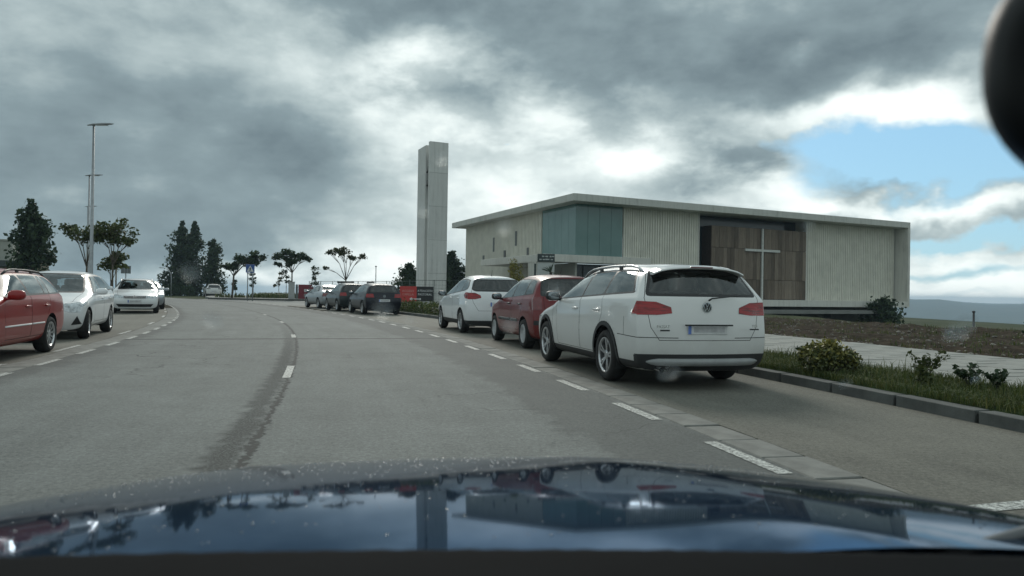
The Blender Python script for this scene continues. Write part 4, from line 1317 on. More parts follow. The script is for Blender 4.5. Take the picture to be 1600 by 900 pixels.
# recess with the wooden box and the cross
cpart('recess_glazing', DARKG, [(C1 + V * 12.0 + U * 1.3, V, 12.4, U, .1, .84, 7.93)])
cpart('recess_side', mat('recess_dark', (.05, .06, .062), .7), [(C1 + V * 11.99 + U * .31, V, .08, U, .98, .84, 7.93)])
wb = cpart('wood_box', DARKWOOD, [(C1 + V * 13.3 + U * .06, V, 11.08, U, 1.2, .86, 7.02)])
wx0, wx1 = 13.3, 24.38
rnd = random.Random(11)
for z0, z1 in ((.88, 2.55), (2.58, 5.18), (5.21, 7.0)):
    n = 26; w = (wx1 - wx0) / n
    for i in range(n):
        pr = rnd.uniform(0, .025); zz = rnd.uniform(-.02, .02)
        cpart('plank', WOOD, [(C1 + V * (wx0 + i * w + .008) - U * (.02 + pr), V, w - .016, U, .075 + pr, z0 + max(0, zz), z1)], wb)
tc_ = 18.95
cross = cpart('cross', mat('cross_white', (.55, .56, .53), .6), [(C1 + V * (tc_ - .085) - U * .2, V, .17, U, .14, .86, 7.0), (C1 + V * (tc_ - 2.0) - U * .205, V, 4.05, U, .13, 5.0, 5.20)])
# left facade
clad(C1, U, V, 5.9, 24.4, .0, 7.93, 1.15)
slitm = mat('slit_dark', (.07, .075, .07), .4)
for t, z0, z1 in ((8.5, 4.35, 5.0), (11.06, 5.3, 6.6), (13.64, 4.3, 5.0), (16.37, 5.0, 6.35), (19.03, 4.3, 4.75)):
    f = cpart('slit_window', slitm, [(C1 + U * (t - .2) - V * .085, U, .4, V, .06, z0, z1)])
# canopy round the corner
CA = C1 - V * 2.8 - U * .25
cpart('canopy', CONCW, [(CA, V, 2.8 + 6.9, U, 1.6, 3.46, 4.02), (CA + U * 1.6, V, 2.75, U, 11.4, 3.46, 4.02)], bev=.012)
cpart('pillar', CONCW, [(CA + U * 1.4 + V * .03, U, 1.5, V, .4, -.05, 3.46)])
cpart('entrance_glazing', DARKG, [(C1 + U * 2.2 + V * .3, V, 6.6, U, .08, 0, 3.46)])
cpart('entrance_frame', TRIM, [(C1 + U * 2.15 + V * (.3 + i * 1.6), V, .08, U, .06, 0, 3.46) for i in range(5)])
cpart('entrance_side', CONCW, [(C1 + U * .1 + V * 6.9, V, .3, U, 2.2, 0, 3.46)])
for t in (6.6, 7.1): cpart('entrance_post', mat('rust_post', (.10, .045, .035), .6), [(CA + U * t + V * .35, U, .12, V, .12, -.05, 3.46)])
cpart('entrance_wall', mat('entrance_pale', (.36, .37, .33), .8), [(C1 + U * .35 + V * .2, U, 5.5, V, .15, -.05, 3.46)])
# base under the floor slab
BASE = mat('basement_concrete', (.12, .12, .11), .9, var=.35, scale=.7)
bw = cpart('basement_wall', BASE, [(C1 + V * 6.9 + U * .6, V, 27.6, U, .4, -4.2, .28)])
for t in (20.9, 23.6, 27.5): cpart('vent', TRIM, [(C1 + V * t + U * .58, V, .9, U, .05, -.75, -.2)], bw)
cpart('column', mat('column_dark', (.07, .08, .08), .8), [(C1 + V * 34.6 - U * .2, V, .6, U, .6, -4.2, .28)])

# ---------------------------------------------------------------- bell tower
TW = Vector((-6.5, 57, 0))
tower = empty('bell_tower', TW, 0, 'tall slim white concrete bell tower with a slot of bells near its top', 'bell tower')
def tpart(name, m, boxes, parent=None):
    bm = bmesh.new()
    for b in boxes: quadbox(bm, b[0] + C0, *b[1:])
    return fin(name, bm, m, parent or tower)
O = Vector((0, 0, 0))
TOWC = weathered('tower_concrete', (.62, .625, .60), True)
fs = tpart('front_slab', TOWC, [(O, V, 1.53, U, .34, -.3, 12.72)])
tpart('side_slab', TOWC, [(O + U * 1.06 + V * .0, V, 1.5, U, 2.2, -.3, 12.6)])
tpart('slot_back', TOWC, [(O + U * .345 + V * .42, V, 1.05, U, .71, -.3, 11.9)])
tpart('slot_shade', DARKG, [(O + U * .346 + V * .40, V, .02, U, .708, 9.2, 11.7)])  # no hole here: a dark-coloured sheet stands for the shade inside the bell opening
BR = mat('bell_bronze', (.05, .045, .035), .4, .8)
for z in (9.35, 10.4):
    bm = bmesh.new()
    lathe(bm, [(.02, .42), (.12, .40), (.16, .30), (.19, .12), (.27, .0), (.24, .0), (.15, .15), (.02, .36)], 16, Matrix.Translation(tuple(U * .70 + V * .2 + Vector((0, 0, z)))), 'Z')
    b_ = fin('bell', bm, BR, tower, True)
    tpart('bell_beam', TRIM, [(O + U * .346 + V * .16 + Vector((0, 0, 0)), V, .08, U, .708, z + .42, z + .52)], None).parent = b_
# wires of shuttering joints
for z in (2.5, 5.1, 7.7, 10.3):
    tpart('joint', mat('joint_grey', (.30, .31, .30), .9), [(O - U * .002, V, 1.53, U, .003, z, z + .025)], fs)

# ---------------------------------------------------------------- vegetation
def leafmat(name, cols, scale=1.5, trans=.25):
    if name in MATS: return MATS[name]
    m, nt, b = newmat(name)
    tc = nd(nt, 'ShaderNodeTexCoord'); g = nd(nt, 'ShaderNodeNewGeometry')
    f = math_n(nt, 'ADD', math_n(nt, 'MULTIPLY', noise(nt, tc.outputs['Object'], scale, 4), .6), math_n(nt, 'MULTIPLY', g.outputs['Random Per Island'], .4))
    c = ramp(nt, f, [(.25, cols[0]), (.5, cols[1]), (.75, cols[2])])
    nt.links.new(c, b.inputs['Base Color']); b.inputs['Roughness'].default_value = .6; b.inputs['Specular IOR Level'].default_value = .3
    t = nd(nt, 'ShaderNodeBsdfTranslucent'); nt.links.new(c, t.inputs[0])
    mx = nd(nt, 'ShaderNodeMixShader'); mx.inputs[0].default_value = trans
    nt.links.new(b.outputs[0], mx.inputs[1]); nt.links.new(t.outputs[0], mx.inputs[2])
    nt.links.new(mx.outputs[0], nt.nodes['Material Output'].inputs[0])
    MATS[name] = m
    return m
LEAF_DARK = leafmat('leaf_dark', [(.014, .030, .014), (.030, .056, .024), (.056, .088, .036)])
LEAF_MID = leafmat('leaf_mid', [(.030, .040, .014), (.060, .072, .022), (.10, .10, .035)])
LEAF_STREET = leafmat('leaf_street', [(.034, .052, .016), (.064, .086, .026), (.11, .125, .042)])
LEAF_YEL = leafmat('leaf_yellow', [(.10, .10, .02), (.20, .19, .04), (.30, .27, .07)])
LEAF_GRASS = leafmat('leaf_grass', [(.030, .048, .012), (.066, .092, .024), (.14, .14, .048)], 2.5)
BARK = mat('bark', (.10, .085, .065), .9, var=.4, scale=8, bump=.6, bscale=20)
POLEWOOD = mat('stake_wood', (.17, .14, .10), .9, var=.3)

def leaves(name, blobs, size, m, parent, seed=1, flat=.0, asp=.6, shell=.35):
    """crown of many small leaf faces: blobs = (cx, cy, cz, rx, ry, rz, n)"""
    rg = np.random.RandomState(seed); V_ = []; 
    for cx, cy, cz, rx, ry, rz, n in blobs:
        n = int(n)
        d = rg.normal(size=(n, 3)); d /= np.linalg.norm(d, axis=1)[:, None]
        rad = (shell + (1 - shell) * rg.rand(n)) ** .6 * (1 + .45 * rg.rand(n) ** 5)
        # lumpy outline
        ph = rg.rand(6) * 6.28
        lump = 1 + .16 * np.sin(d[:, 0] * 5 + ph[0]) * np.cos(d[:, 2] * 6 + ph[1]) + .12 * np.sin(d[:, 1] * 9 + ph[2] + d[:, 2] * 7)
        p = d * rad[:, None] * lump[:, None] * np.array([rx, ry, rz]) + np.array([cx, cy, cz])
        a = rg.normal(size=(n, 3)); a[:, 2] *= (1 - flat); a /= np.linalg.norm(a, axis=1)[:, None]
        b = rg.normal(size=(n, 3)); b[:, 2] *= (1 - flat); b -= a * (a * b).sum(1)[:, None]; b /= np.linalg.norm(b, axis=1)[:, None]
        s = size * (.6 + .8 * rg.rand(n))[:, None]
        q = np.stack([p - a * s * .5, p + b * s * asp * .5, p + a * s * .5, p - b * s * asp * .5], 1)
        V_.append(q.reshape(-1, 3))
    v = np.concatenate(V_); n = len(v) // 4
    me = bpy.data.meshes.new(name)
    me.vertices.add(len(v)); me.vertices.foreach_set('co', v.ravel())
    me.loops.add(len(v)); me.loops.foreach_set('vertex_index', np.arange(len(v)))
    me.polygons.add(n); me.polygons.foreach_set('loop_start', np.arange(n) * 4); me.polygons.foreach_set('loop_total', np.full(n, 4))
    me.update(calc_edges=True)
    return link(name, me, m, parent)

def tall_tree(name, loc, h, w, label, group, seed, low=.05, lean=0, m=LEAF_DARK, cat='tree', dens=1.0, lobes=None):
    rnd = random.Random(seed)
    t = empty(name, loc, 0, label, cat, group)
    bm = bmesh.new()
    tube(bm, [(0, 0, -.3), (lean * .3, 0, h * .3), (lean * .7, .05, h * .65), (lean, 0, h * .96)], [w * .055, w * .045, w * .028, .02], 8)
    blobs = []
    n = 17
    for i in range(n):
        u_ = low + (1 - low) * (i + .5) / n
        r = w * .5 * (1 - u_ ** 3.2) ** .7 * (.75 + .35 * rnd.random()) * min(1, .6 + u_ * 2)
        for j in range(3 if u_ < .85 else 1):
            a = rnd.random() * 6.28
            off = r * (.35 + .6 * rnd.random())
            q = (lean * u_ + off * math.cos(a), off * math.sin(a), h * min(.985, u_ + rnd.uniform(-.03, .03)))
            rr = max(.3, r * (.34 + .3 * rnd.random()))
            blobs.append((*q, rr, rr, rr * (1.0 + .4 * rnd.random()), 80 * dens))
            tube(bm, [(lean * u_ * .8, 0, h * u_ * .84), q], [.03, .01], 5)
        rr = max(.22, r * .5); blobs.append((lean * u_, 0, h * u_ * .97, rr, rr, rr * 1.3, 80 * dens))
    for L in (lobes or []): blobs.append(L)
    fin('trunk', bm, BARK, t, True)
    leaves('crown', blobs, w * .085 + .05, m, t, seed)
    return t

def umbrella_tree(loc, clumps, fork, label, group, seed, leaf=.16, m=LEAF_STREET, tr=.045, base=(0, 0), stake=False, n=110):
    """slim street tree: a thin trunk, a few rising limbs and flat leaf clumps at their ends"""
    t = empty('street_tree', loc, 0, label, 'tree', group)
    rnd = random.Random(seed); bm = bmesh.new()
    tube(bm, [(0, 0, -.1), (base[0] * .5, 0, fork * .5), (base[0], base[1], fork)], [tr * 1.15, tr, tr * .85], 7)
    blobs = []
    for (x, y, z, r, k) in clumps:
        mid = (base[0] + (x - base[0]) * .45 + rnd.uniform(-.06, .06), base[1] + (y - base[1]) * .4, fork + (z - fork) * .6)
        tube(bm, [(base[0], base[1], fork - .05), mid, (x, y, z)], [tr * .6, tr * .4, tr * .15], 5)
        for j in range(5):
            q = (x + rnd.uniform(-r, r) * 1.0, y + rnd.uniform(-r, r) * .9, z + rnd.uniform(-.35, .45) * r)
            tube(bm, [mid, q], [tr * .25, tr * .1], 4)
            blobs.append((*q, r * .72, r * .72, r * .55, n * k / 2.4))
    fin('trunk', bm, BARK, t, True)
    leaves('crown', blobs, leaf, m, t, seed, .2, .65, .1)
    if stake:
        bm = bmesh.new(); tube(bm, [(.16, 0, -.1), (.16, 0, fork * .9)], .03, 6); fin('stake', bm, POLEWOOD, t, True)
    return t

G1 = 'dark conifers by the bend'
tall_tree('conifer_tree', (-47.5, 106, -.4), 11.0, 4.0, 'dark conifer at the bend, leftmost of the three behind the white moving car', G1, 3, low=.06, lobes=[(-1.9, 0, 2.6, 1.2, 1.2, 1.5, 500), (-.8, 0, 1.5, 1.4, 1.2, 1.3, 500)], dens=1.0)
tall_tree('conifer_tree', (-45.4, 105, -.4), 10.9, 3.6, 'dark conifer at the bend with the highest narrow point, middle of three', G1, 5, low=.02, dens=1.0)
tall_tree('conifer_tree', (-42.6, 105, -.4), 8.4, 3.4, 'dark conifer at the bend, lower than the two left of it', G1, 8, low=.02, lobes=[(.6, 0, 1.6, 1.4, 1.2, 1.4, 450), (-1.3, 0, 3.2, 1.1, 1.1, 1.8, 400)], dens=1.0)
tall_tree('roadside_tree', (-33.8, 52, 0), 6.9, 3.1, 'dark ragged tree in front of the pale building on the left', None, 12, low=.36, dens=.8)
tall_tree('roadside_tree', (-6.9, 85, -.2), 5.9, 3.4, 'dark tree between the bell tower and the church', None, 17, low=.25, dens=1.0)
tall_tree('conifer_tree', (-10.3, 74, 0), 3.8, 2.6, 'low dark conifer just left of the bell tower', None, 23, low=.02, dens=.9, lobes=[(-1.0, 0, 1.5, .8, .8, 1.2, 250)])
# hedge under the conifers
h = empty('hedge', (-47.5, 101, -.2), 0, 'dark clipped hedge at the foot of the conifers', 'hedge')
leaves('foliage', [(x * 1.1, 0, .7, 1.0, .8, 1.0, 420) for x in range(-2, 4)], .22, LEAF_DARK, h, 31)
bm = bmesh.new()
for x in range(-2, 4): tube(bm, [(x * 1.1, 0, -.2), (x * 1.1 + .1, 0, .9)], .05, 5)
fin('stem', bm, BARK, h)

G2 = 'slim street trees with flat crowns'
umbrella_tree((-19.0, 33, .1), [(-.85, .1, 3.55, .30, .8), (-.35, -.2, 3.35, .38, 1.0), (.25, .1, 3.5, .45, 1.4), (.05, .3, 3.15, .3, .7)], 1.9, 'slim tree left of the nearest lamp post, long bare limb to its left', G2, 41, .15, LEAF_STREET)
umbrella_tree((-17.95, 33.2, .1), [(.45, .1, 3.25, .5, 1.5), (-.25, .2, 3.6, .45, 1.3), (.2, -.2, 3.75, .4, 1.0), (.75, 0, 3.0, .28, .8), (-.5, 0, 3.2, .35, .9)], 2.0, 'slim tree right of the nearest lamp post with two thin stakes', G2, 42, .15, LEAF_STREET, stake=True)
umbrella_tree((-18.4, 33.9, .1), [(0, .1, 2.2, .38, 1.2), (.3, -.1, 2.4, .3, .8), (-.2, 0, 1.85, .3, .8), (.35, 0, 1.9, .25, .6)], 1.2, 'low leafy young tree at the foot of the nearest lamp post', G2, 43, .15, LEAF_STREET, tr=.03)
umbrella_tree((-28.4, 75, .1), [(1.7, 0, 4.1, .75, 2), (2.7, 0, 4.3, .55, 1.4), (.9, .3, 3.8, .65, 1.8), (.1, 0, 3.2, .55, 1.4), (-.6, 0, 3.15, .35, .8), (2.0, -.3, 3.75, .6, 1.5)], 2.3, 'wind-bent street tree behind the blue crossing sign', G2, 44, .26, LEAF_DARK, tr=.10, base=(.15, 0))
umbrella_tree((-21.3, 71.5, .15), [(-1.0, 0, 4.1, .55, 1.4), (-.3, .2, 4.3, .6, 1.5), (.6, -.2, 4.1, .65, 1.6), (1.4, 0, 3.9, .45, 1.0), (-.2, -.2, 3.5, .5, 1.2), (-1.4, .1, 3.35, .3, .6)], 2.6, 'round street tree beside the grey cabinet on the island', G2, 45, .24, LEAF_DARK, tr=.075)
umbrella_tree((-16.2, 72, 0), [(-1.5, 0, 4.7, .4, .7), (-.6, .2, 4.9, .5, 1.1), (.1, -.2, 4.7, .55, 1.1), (.8, 0, 4.2, .4, .9), (1.6, 0, 4.4, .35, .5), (-1.9, 0, 3.2, .22, .3)], 2.1, 'sparse vase-shaped street tree above the silver saloon', G2, 46, .22, LEAF_MID, tr=.07)
G3 = 'thin saplings on the far verge'
for x, y, hh, lab, sd in ((-26.6, 76, 2.5, 'thin bare sapling just left of the crossing sign posts', 51), (-24.6, 78, 2.7, 'leafy-topped sapling right of the crossing sign', 52), (-22.6, 74, 3.4, 'tall sapling tied to a grey post by the cabinet', 53), (-17.6, 66, 3.0, 'pointed sapling behind the silver saloon', 54), (-29.0, 77.5, 1.9, 'scrubby sapling next to the moving white car', 55)):
    umbrella_tree((x, y, 0), [(random.uniform(-.3, .3), 0, hh * k, .26, .35) for k in (.55, .7, .85, 1.0)], hh * .5, lab, G3, sd, .17, LEAF_MID if sd == 52 else LEAF_DARK, tr=.03)

# grass of the planting strip, thick near the camera
def grass(name, pts, hgt, m, seed, wid=.006):
    rg = np.random.RandomState(seed); P = np.array(pts); n = len(P)
    a = rg.rand(n) * 6.28; l = hgt * (.45 + .9 * rg.rand(n)); bend = .15 + rg.rand(n) * .85
    w = wid * (.7 + .6 * rg.rand(n))
    dx, dy = np.cos(a), np.sin(a)
    b0 = P + np.stack([-dy * w, dx * w, np.zeros(n)], 1); b1 = P - np.stack([-dy * w, dx * w, np.zeros(n)], 1)
    mid = P + np.stack([dx * bend * l * .3, dy * bend * l * .3, l * .6], 1)
    m0 = mid + np.stack([-dy * w, dx * w, np.zeros(n)], 1) * .7; m1 = mid - np.stack([-dy * w, dx * w, np.zeros(n)], 1) * .7
    tip = P + np.stack([dx * bend * l, dy * bend * l, l * (1 - bend * .35)], 1)
    v = np.stack([b0, b1, m1, m0, tip], 1).reshape(-1, 3)
    f = []
    for i in range(n):
        k = i * 5; f.append((k, k + 1, k + 2, k + 3)); f.append((k + 3, k + 2, k + 4))
    o = pyd(name, v, f, m); o['kind'] = 'stuff'; return o
rnd = random.Random(77); pts = []
def clumpy(x, y): return .5 + .5 * math.sin(x * 2.1 + 1.3 * math.sin(y * 1.7)) * math.cos(y * 1.9 + x * .7)
while len(pts) < 34000:
    s = rnd.uniform(-1, 26) if rnd.random() < .45 else rnd.uniform(2, 12); off = 6.57 + 1.70 * rnd.random() ** 1.15
    p = at(s, off, .12)
    if rnd.random() < (.25 + .75 * clumpy(p.x, p.y)) * (1.15 - (off - 6.6) * .33): pts.append(tuple(p))
grass('grass', pts, .10, LEAF_GRASS, 5, .0045)
pts = []
for i in range(5000):
    s = rnd.uniform(24, 50); off = 12.2 + rnd.random() * 7
    pts.append(tuple(at(s, off, .05)))
grass('grass', pts, .14, LEAF_GRASS, 6, .02)
pts = [(rnd.uniform(-31, -17.5), rnd.uniform(77, 92), .14) for i in range(4200)]
pts = [p for p in pts if math.sin(p[0] * .9) + math.sin(p[1] * .5 + 1) > -.5]
grass('grass', pts, .55, LEAF_GRASS, 7, .05)
# low rough hedge along the kerb ahead of the white people carrier
hd = empty('hedge', at(33, 7.2, .1), 0, 'low rough grassy hedge along the kerb under the banner sign', 'hedge')
L = []
for i in range(30):
    q = at(26.5 + i * .55, 7.1 + rnd.uniform(-.2, .3), .28) - hd.location
    L.append((q.x, q.y, .26, .42, .42, .30, 190))
leaves('foliage', L, .10, LEAF_GRASS, hd, 61)
bm = bmesh.new()
for q in L: tube(bm, [(q[0], q[1], -.05), (q[0], q[1], .3)], .02, 4)
fin('stem', bm, BARK, hd)

# weeds scattered over the dirt bank
pts = []
for i in range(420):
    s0 = rnd.uniform(0, 30); o0 = 12.2 + 10 * rnd.random() ** 1.2
    for k in range(rnd.randint(6, 22)):
        s1, o1 = s0 + rnd.gauss(0, .12), max(12.15, o0 + rnd.gauss(0, .12)); z, p = dirt_z(s1, o1); fall = terrain_z(p.x, p.y) + .06
        pts.append((p.x, p.y, z + min(0, fall) - .01))
grass('weeds', pts, .13, LEAF_GRASS, 15, .007)
# taller straggling stems over the grass
pts = []
for i in range(150):
    s0 = rnd.uniform(1, 22); o0 = rnd.uniform(6.7, 8.25)
    for k in range(rnd.randint(4, 12)):
        pts.append(tuple(at(s0 + rnd.gauss(0, .07), min(8.28, o0 + rnd.gauss(0, .07)), .12)))
grass('weeds', pts, .24, LEAF_GRASS, 16, .0045)
# round shrub in the strip
sp = at(8.35, 6.98, .11)
sh = empty('round_shrub', sp, 0, 'round yellow-green shrub in the planting strip behind the white estate', 'shrub')
bm = bmesh.new(); bl = []
for i in range(26):
    a = rnd.random() * 6.28; r = rnd.random() ** .5
    q = (.34 * r * math.cos(a), .34 * r * math.sin(a), .16 + .19 * (1 - r * r) + rnd.uniform(-.03, .05))
    tube(bm, [(q[0] * .25, q[1] * .25, -.02), q], [.010, .003], 4); bl.append((*q, .13, .13, .11, 170))
fin('stem', bm, BARK, sh)
SHR = None
def shrubmat():
    m, nt, b = newmat('shrub_leaf')
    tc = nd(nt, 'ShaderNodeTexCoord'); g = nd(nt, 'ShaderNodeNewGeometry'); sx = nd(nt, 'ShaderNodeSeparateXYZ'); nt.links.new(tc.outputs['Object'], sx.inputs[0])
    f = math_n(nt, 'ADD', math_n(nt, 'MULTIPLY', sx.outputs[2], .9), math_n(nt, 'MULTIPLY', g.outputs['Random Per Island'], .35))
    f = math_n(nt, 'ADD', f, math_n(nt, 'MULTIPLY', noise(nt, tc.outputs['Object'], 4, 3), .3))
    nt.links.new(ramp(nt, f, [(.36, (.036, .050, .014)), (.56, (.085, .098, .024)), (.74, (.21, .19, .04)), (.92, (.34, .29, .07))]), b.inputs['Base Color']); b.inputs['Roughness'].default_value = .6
    return m
leaves('foliage', bl, .048, shrubmat(), sh, 63)
# broad-leaved weeds
def weed(s, off, h, lab, seed, n=9):
    r = random.Random(seed); t = empty('weed_plant', at(s, off, .12), 0, lab, 'plant', 'leafy weeds in the planting strip')
    bm = bmesh.new(); bl = []
    for i in range(n):
        a = r.random() * 6.28; d = r.uniform(.05, .38) * h * 1.6; z = h * r.uniform(.4, 1)
        q = (d * math.cos(a), d * math.sin(a), z)
        tube(bm, [(0, 0, -.02), (q[0] * .4, q[1] * .4, z * .6), q], [.007, .005, .003], 4)
        for k in (.55, .75, 1): bl.append((q[0] * k, q[1] * k, z * (.35 + .65 * k), .05, .05, .035, 9))
    fin('stem', bm, leafmat('stem_green', [(.03, .04, .02), (.05, .06, .03), (.07, .07, .04)]), t)
    leaves('foliage', bl, .062, LEAF_STREET if seed % 2 else LEAF_DARK, t, seed, .3, .55)
weed(7.7, 7.95, .36, 'spiky weed close to the round shrub, pavement side', 71)
weed(6.9, 7.75, .26, 'low tufted weed between the shrub and the kerb corner', 72, 7)
weed(5.95, 8.0, .33, 'thin two-stemmed weed at the pavement edge', 73, 4)
weed(5.35, 7.75, .34, 'arching leafy weed at the pavement edge, before the biggest clump', 74, 9)
weed(4.75, 7.6, .34, 'broad dark weed clump nearest the camera', 75, 16)
weed(4.1, 7.7, .32, 'leafy weed at the near end of the planting strip', 76, 12)
weed(7.1, 7.3, .22, 'low bushy weed just nearer to us than the round shrub', 77, 9)
weed(6.4, 7.6, .24, 'small rounded weed midway along the planting strip, mid grass', 78, 8)
weed(5.6, 7.3, .20, 'flat leafy weed close to the kerb edge in the grass', 79, 10)
weed(9.6, 7.6, .26, 'low weed beyond the round shrub beside the white estate', 80, 9)
weed(5.0, 8.15, .38, 'tall thin weed leaning over the pavement edge', 82, 6)
# bank shrub against the church base, branch at the right edge
t = tall_tree('bank_shrub', tuple(C1 + V * 31.6 - U * 2.5 + Vector((0, 0, -1.6))), 2.6, 3.6, 'scrubby shrub growing against the church base near its right end', None, 81, low=.1, cat='shrub', dens=.35)
t = umbrella_tree((9.35, 13.2, .1), [(.05, 0, .62, .14, .6), (.2, .1, .8, .16, .6), (-.12, 0, .45, .1, .4), (.3, 0, .55, .14, .6)], .3, 'small leafy sapling at the pavement edge on the far right', None, 83, .07, LEAF_DARK, tr=.014, n=70)
t['category'] = 'plant'
# yellow bush at the canopy, agave before the notice board
yb = empty('yellow_bush', CA + U * 3.4 - V * .9, 0, 'tall yellow-green bush under the church canopy', 'bush')
bm = bmesh.new(); tube(bm, [(0, 0, -.1), (0, 0, 2.2)], [.05, .02], 6); tube(bm, [(0, 0, .8), (.4, .1, 2.6)], [.03, .01], 5); fin('stem', bm, BARK, yb)
leaves('foliage', [(0, 0, 1.4, .65, .65, 1.3, 420), (.15, 0, 2.6, .5, .5, .9, 320), (-.1, 0, 3.2, .3, .3, .6, 140)], .17, LEAF_YEL, yb, 85)
ag = empty('agave', (2.62, 50.4, 0), 0, 'spiky dark palm-like plant in front of the white notice board', 'plant')
bm = bmesh.new(); tube(bm, [(0, 0, 0), (0, 0, 2.6)], [.12, .09], 8); fin('trunk', bm, BARK, ag, True)
for i in range(26):
    a = i * 2.4; e = R(-15 + 95 * ((i * .618) % 1)); L_ = .72
    bm = bmesh.new(); prev = None
    for k in range(5):
        u_ = k / 4; rr = L_ * u_; zz = 2.55 + rr * math.sin(e) - .16 * u_ * u_ * math.cos(e); d = rr * math.cos(e); w = .055 * (1 - u_) * (.5 + u_ * 1.6) + .004
        c = Vector((math.cos(a) * d, math.sin(a) * d, zz)); nx = Vector((-math.sin(a), math.cos(a), 0)) * w
        row = [bm.verts.new(c - nx), bm.verts.new(c + Vector((0, 0, -.02))), bm.verts.new(c + nx)]
        if prev:
            for j in range(2): bm.faces.new((prev[j], prev[j + 1], row[j + 1], row[j]))
        prev = row
    fin('leaf', bm, LEAF_DARK, ag)

# ---------------------------------------------------------------- street furniture
GALV = mat('galvanised', (.30, .32, .33), .45, .5, var=.15)
def lamp(loc, h, lab, head=.95, rz=0):
    t = empty('street_lamp', loc, rz, lab, 'street lamp', 'tall street lamps on the left pavement')
    bm = bmesh.new(); tube(bm, [(0, 0, 0), (0, 0, 1.1), (0, 0, 1.12), (0, 0, h)], [.10, .095, .085, .045], 10); fin('pole', bm, GALV, t, True)
    bm = bmesh.new()
    pr = [(-.28, .0, .02, .05), (0, .03, .05, .10), (.35, .05, .05, .13), (.72, .07, .035, .10), (.86, .08, .015, .04)]
    rows = []
    for x, z, th, w in pr:
        rows.append([bm.verts.new((x, y * w, h + z + s * th)) for y, s in ((-1, 0), (-.6, 1), (.6, 1), (1, 0), (.6, -.6), (-.6, -.6))])
    for a, b in zip(rows, rows[1:]):
        for i in range(6): bm.faces.new((a[i], a[(i + 1) % 6], b[(i + 1) % 6], b[i]))
    bm.faces.new(rows[0]); bm.faces.new(rows[-1][::-1]); bmesh.ops.recalc_face_normals(bm, faces=bm.faces)
    hd = fin('lamp_head', bm, GALV, t)
    bm = bmesh.new(); box(bm, (.36, 0, h + .012), (.5, .16, .02)); fin('lens', bm, mat('lamp_lens', (.5, .52, .52), .2), hd)
    bm = bmesh.new(); box(bm, (.095, 0, .75), (.012, .09, .35)); fin('access_door', bm, GALV, t)
    return t
lamp((-18.35, 32.2, .13), 8.0, 'tallest and nearest grey street lamp, behind the white hatchback')
lamp((-27.4, 47.7, .13), 8.1, 'middle one of the three grey street lamps in line')
lamp((-39.15, 68, .0), 8.4, 'farthest and shortest-looking of the three street lamps in line')
t = empty('street_lamp', (-39.9, 86, 0), 0, 'distant goose-neck lamp behind the parked white cars', 'street lamp')
bm = bmesh.new(); tube(bm, [(.25, 0, 0), (.25, 0, 2.0), (.2, 0, 2.7), (-.1, 0, 3.15), (-.55, 0, 3.35), (-.8, 0, 3.38)], [.05, .05, .045, .04, .035, .03], 7); fin('pole', bm, GALV, t, True)
bm = bmesh.new(); blob(bm, (-.95, 0, 3.37), (.25, .1, .05)); fin('lamp_head', bm, GALV, t, True)
t = empty('street_lamp', (-16.6, 90, 0), 0, 'distant thin lamp post above the dark blue hatchback', 'street lamp')
bm = bmesh.new(); tube(bm, [(0, 0, 0), (0, 0, 4.0)], [.07, .05], 7); fin('pole', bm, GALV, t, True)
bm = bmesh.new(); blob(bm, (.0, 0, 4.05), (.12, .12, .08)); fin('lamp_head', bm, GALV, t, True)

# pedestrian crossing sign
BLUE = mat('sign_blue', (.02, .075, .26), .4, var=.05); SWHITE = mat('sign_white', (.62, .64, .64), .4, var=.04); BLACK = mat('sign_black', (.012, .013, .014), .5)
t = empty('crossing_sign', (-23.4, 66, 0), R(18), 'square blue pedestrian crossing sign on two grey posts', 'sign')
for x in (-.2, .22):
    bm = bmesh.new(); tube(bm, [(x, .03, 0), (x, .03, 3.2)], .045, 8); fin('post', bm, GALV, t, True)
bm = bmesh.new(); bbox(bm, (0, -.03, 2.9), (.74, .03, .74), .01); pn = fin('sign_panel', bm, BLUE, t)
bm = bmesh.new(); vs = [bm.verts.new((x, -.049, z)) for x, z in ((-.30, 2.62), (.30, 2.62), (0, 3.18))]; bm.faces.new(vs); fin('white_triangle', bm, SWHITE, pn)
bm = bmesh.new()
def strip2(bm, pts, w, y):
    for a, b in zip(pts, pts[1:]):
        a, b = Vector((a[0], 0, a[1])), Vector((b[0], 0, b[1])); d = (b - a).normalized(); n = Vector((d.z, 0, -d.x)) * w / 2
        bm.faces.new([bm.verts.new(q + Vector((0, y, 0))) for q in (a - n, b - n, b + n, a + n)])
strip2(bm, [(0, 2.98), (.0, 2.82)], .075, -.052); strip2(bm, [(0, 2.82), (-.09, 2.67)], .05, -.052); strip2(bm, [(0, 2.82), (.09, 2.67)], .05, -.053); strip2(bm, [(-.09, 2.86), (0, 2.96), (.08, 2.87)], .035, -.0535)
vs = [bm.verts.new((.03 * math.cos(a), -.052, 3.03 + .03 * math.sin(a))) for a in [2 * math.pi * i / 10 for i in range(10)]]; bm.faces.new(vs)
fin('pedestrian_symbol', bm, BLACK, pn)
bm = bmesh.new(); bbox(bm, (0.02, -.03, 2.44), (.6, .025, .09), .005); fin('lower_plate', bm, GALV, t)
# back of a road sign beyond the parked estate
t = empty('road_sign', (-28.75, 55, 0), R(28), 'grey back of a rectangular road sign above the white estate', 'sign')
bm = bmesh.new(); tube(bm, [(0, .04, 0), (0, .04, 2.6)], .04, 8); fin('post', bm, GALV, t, True)
bm = bmesh.new(); bbox(bm, (0, 0, 2.38), (.66, .02, .58), .006); pn = fin('sign_panel', bm, mat('sign_back', (.13, .15, .16), .6), t)
bm = bmesh.new()
for x in (-.11, .11): box(bm, (x, -.02, 2.38), (.035, .02, .56))
fin('brace', bm, GALV, pn)

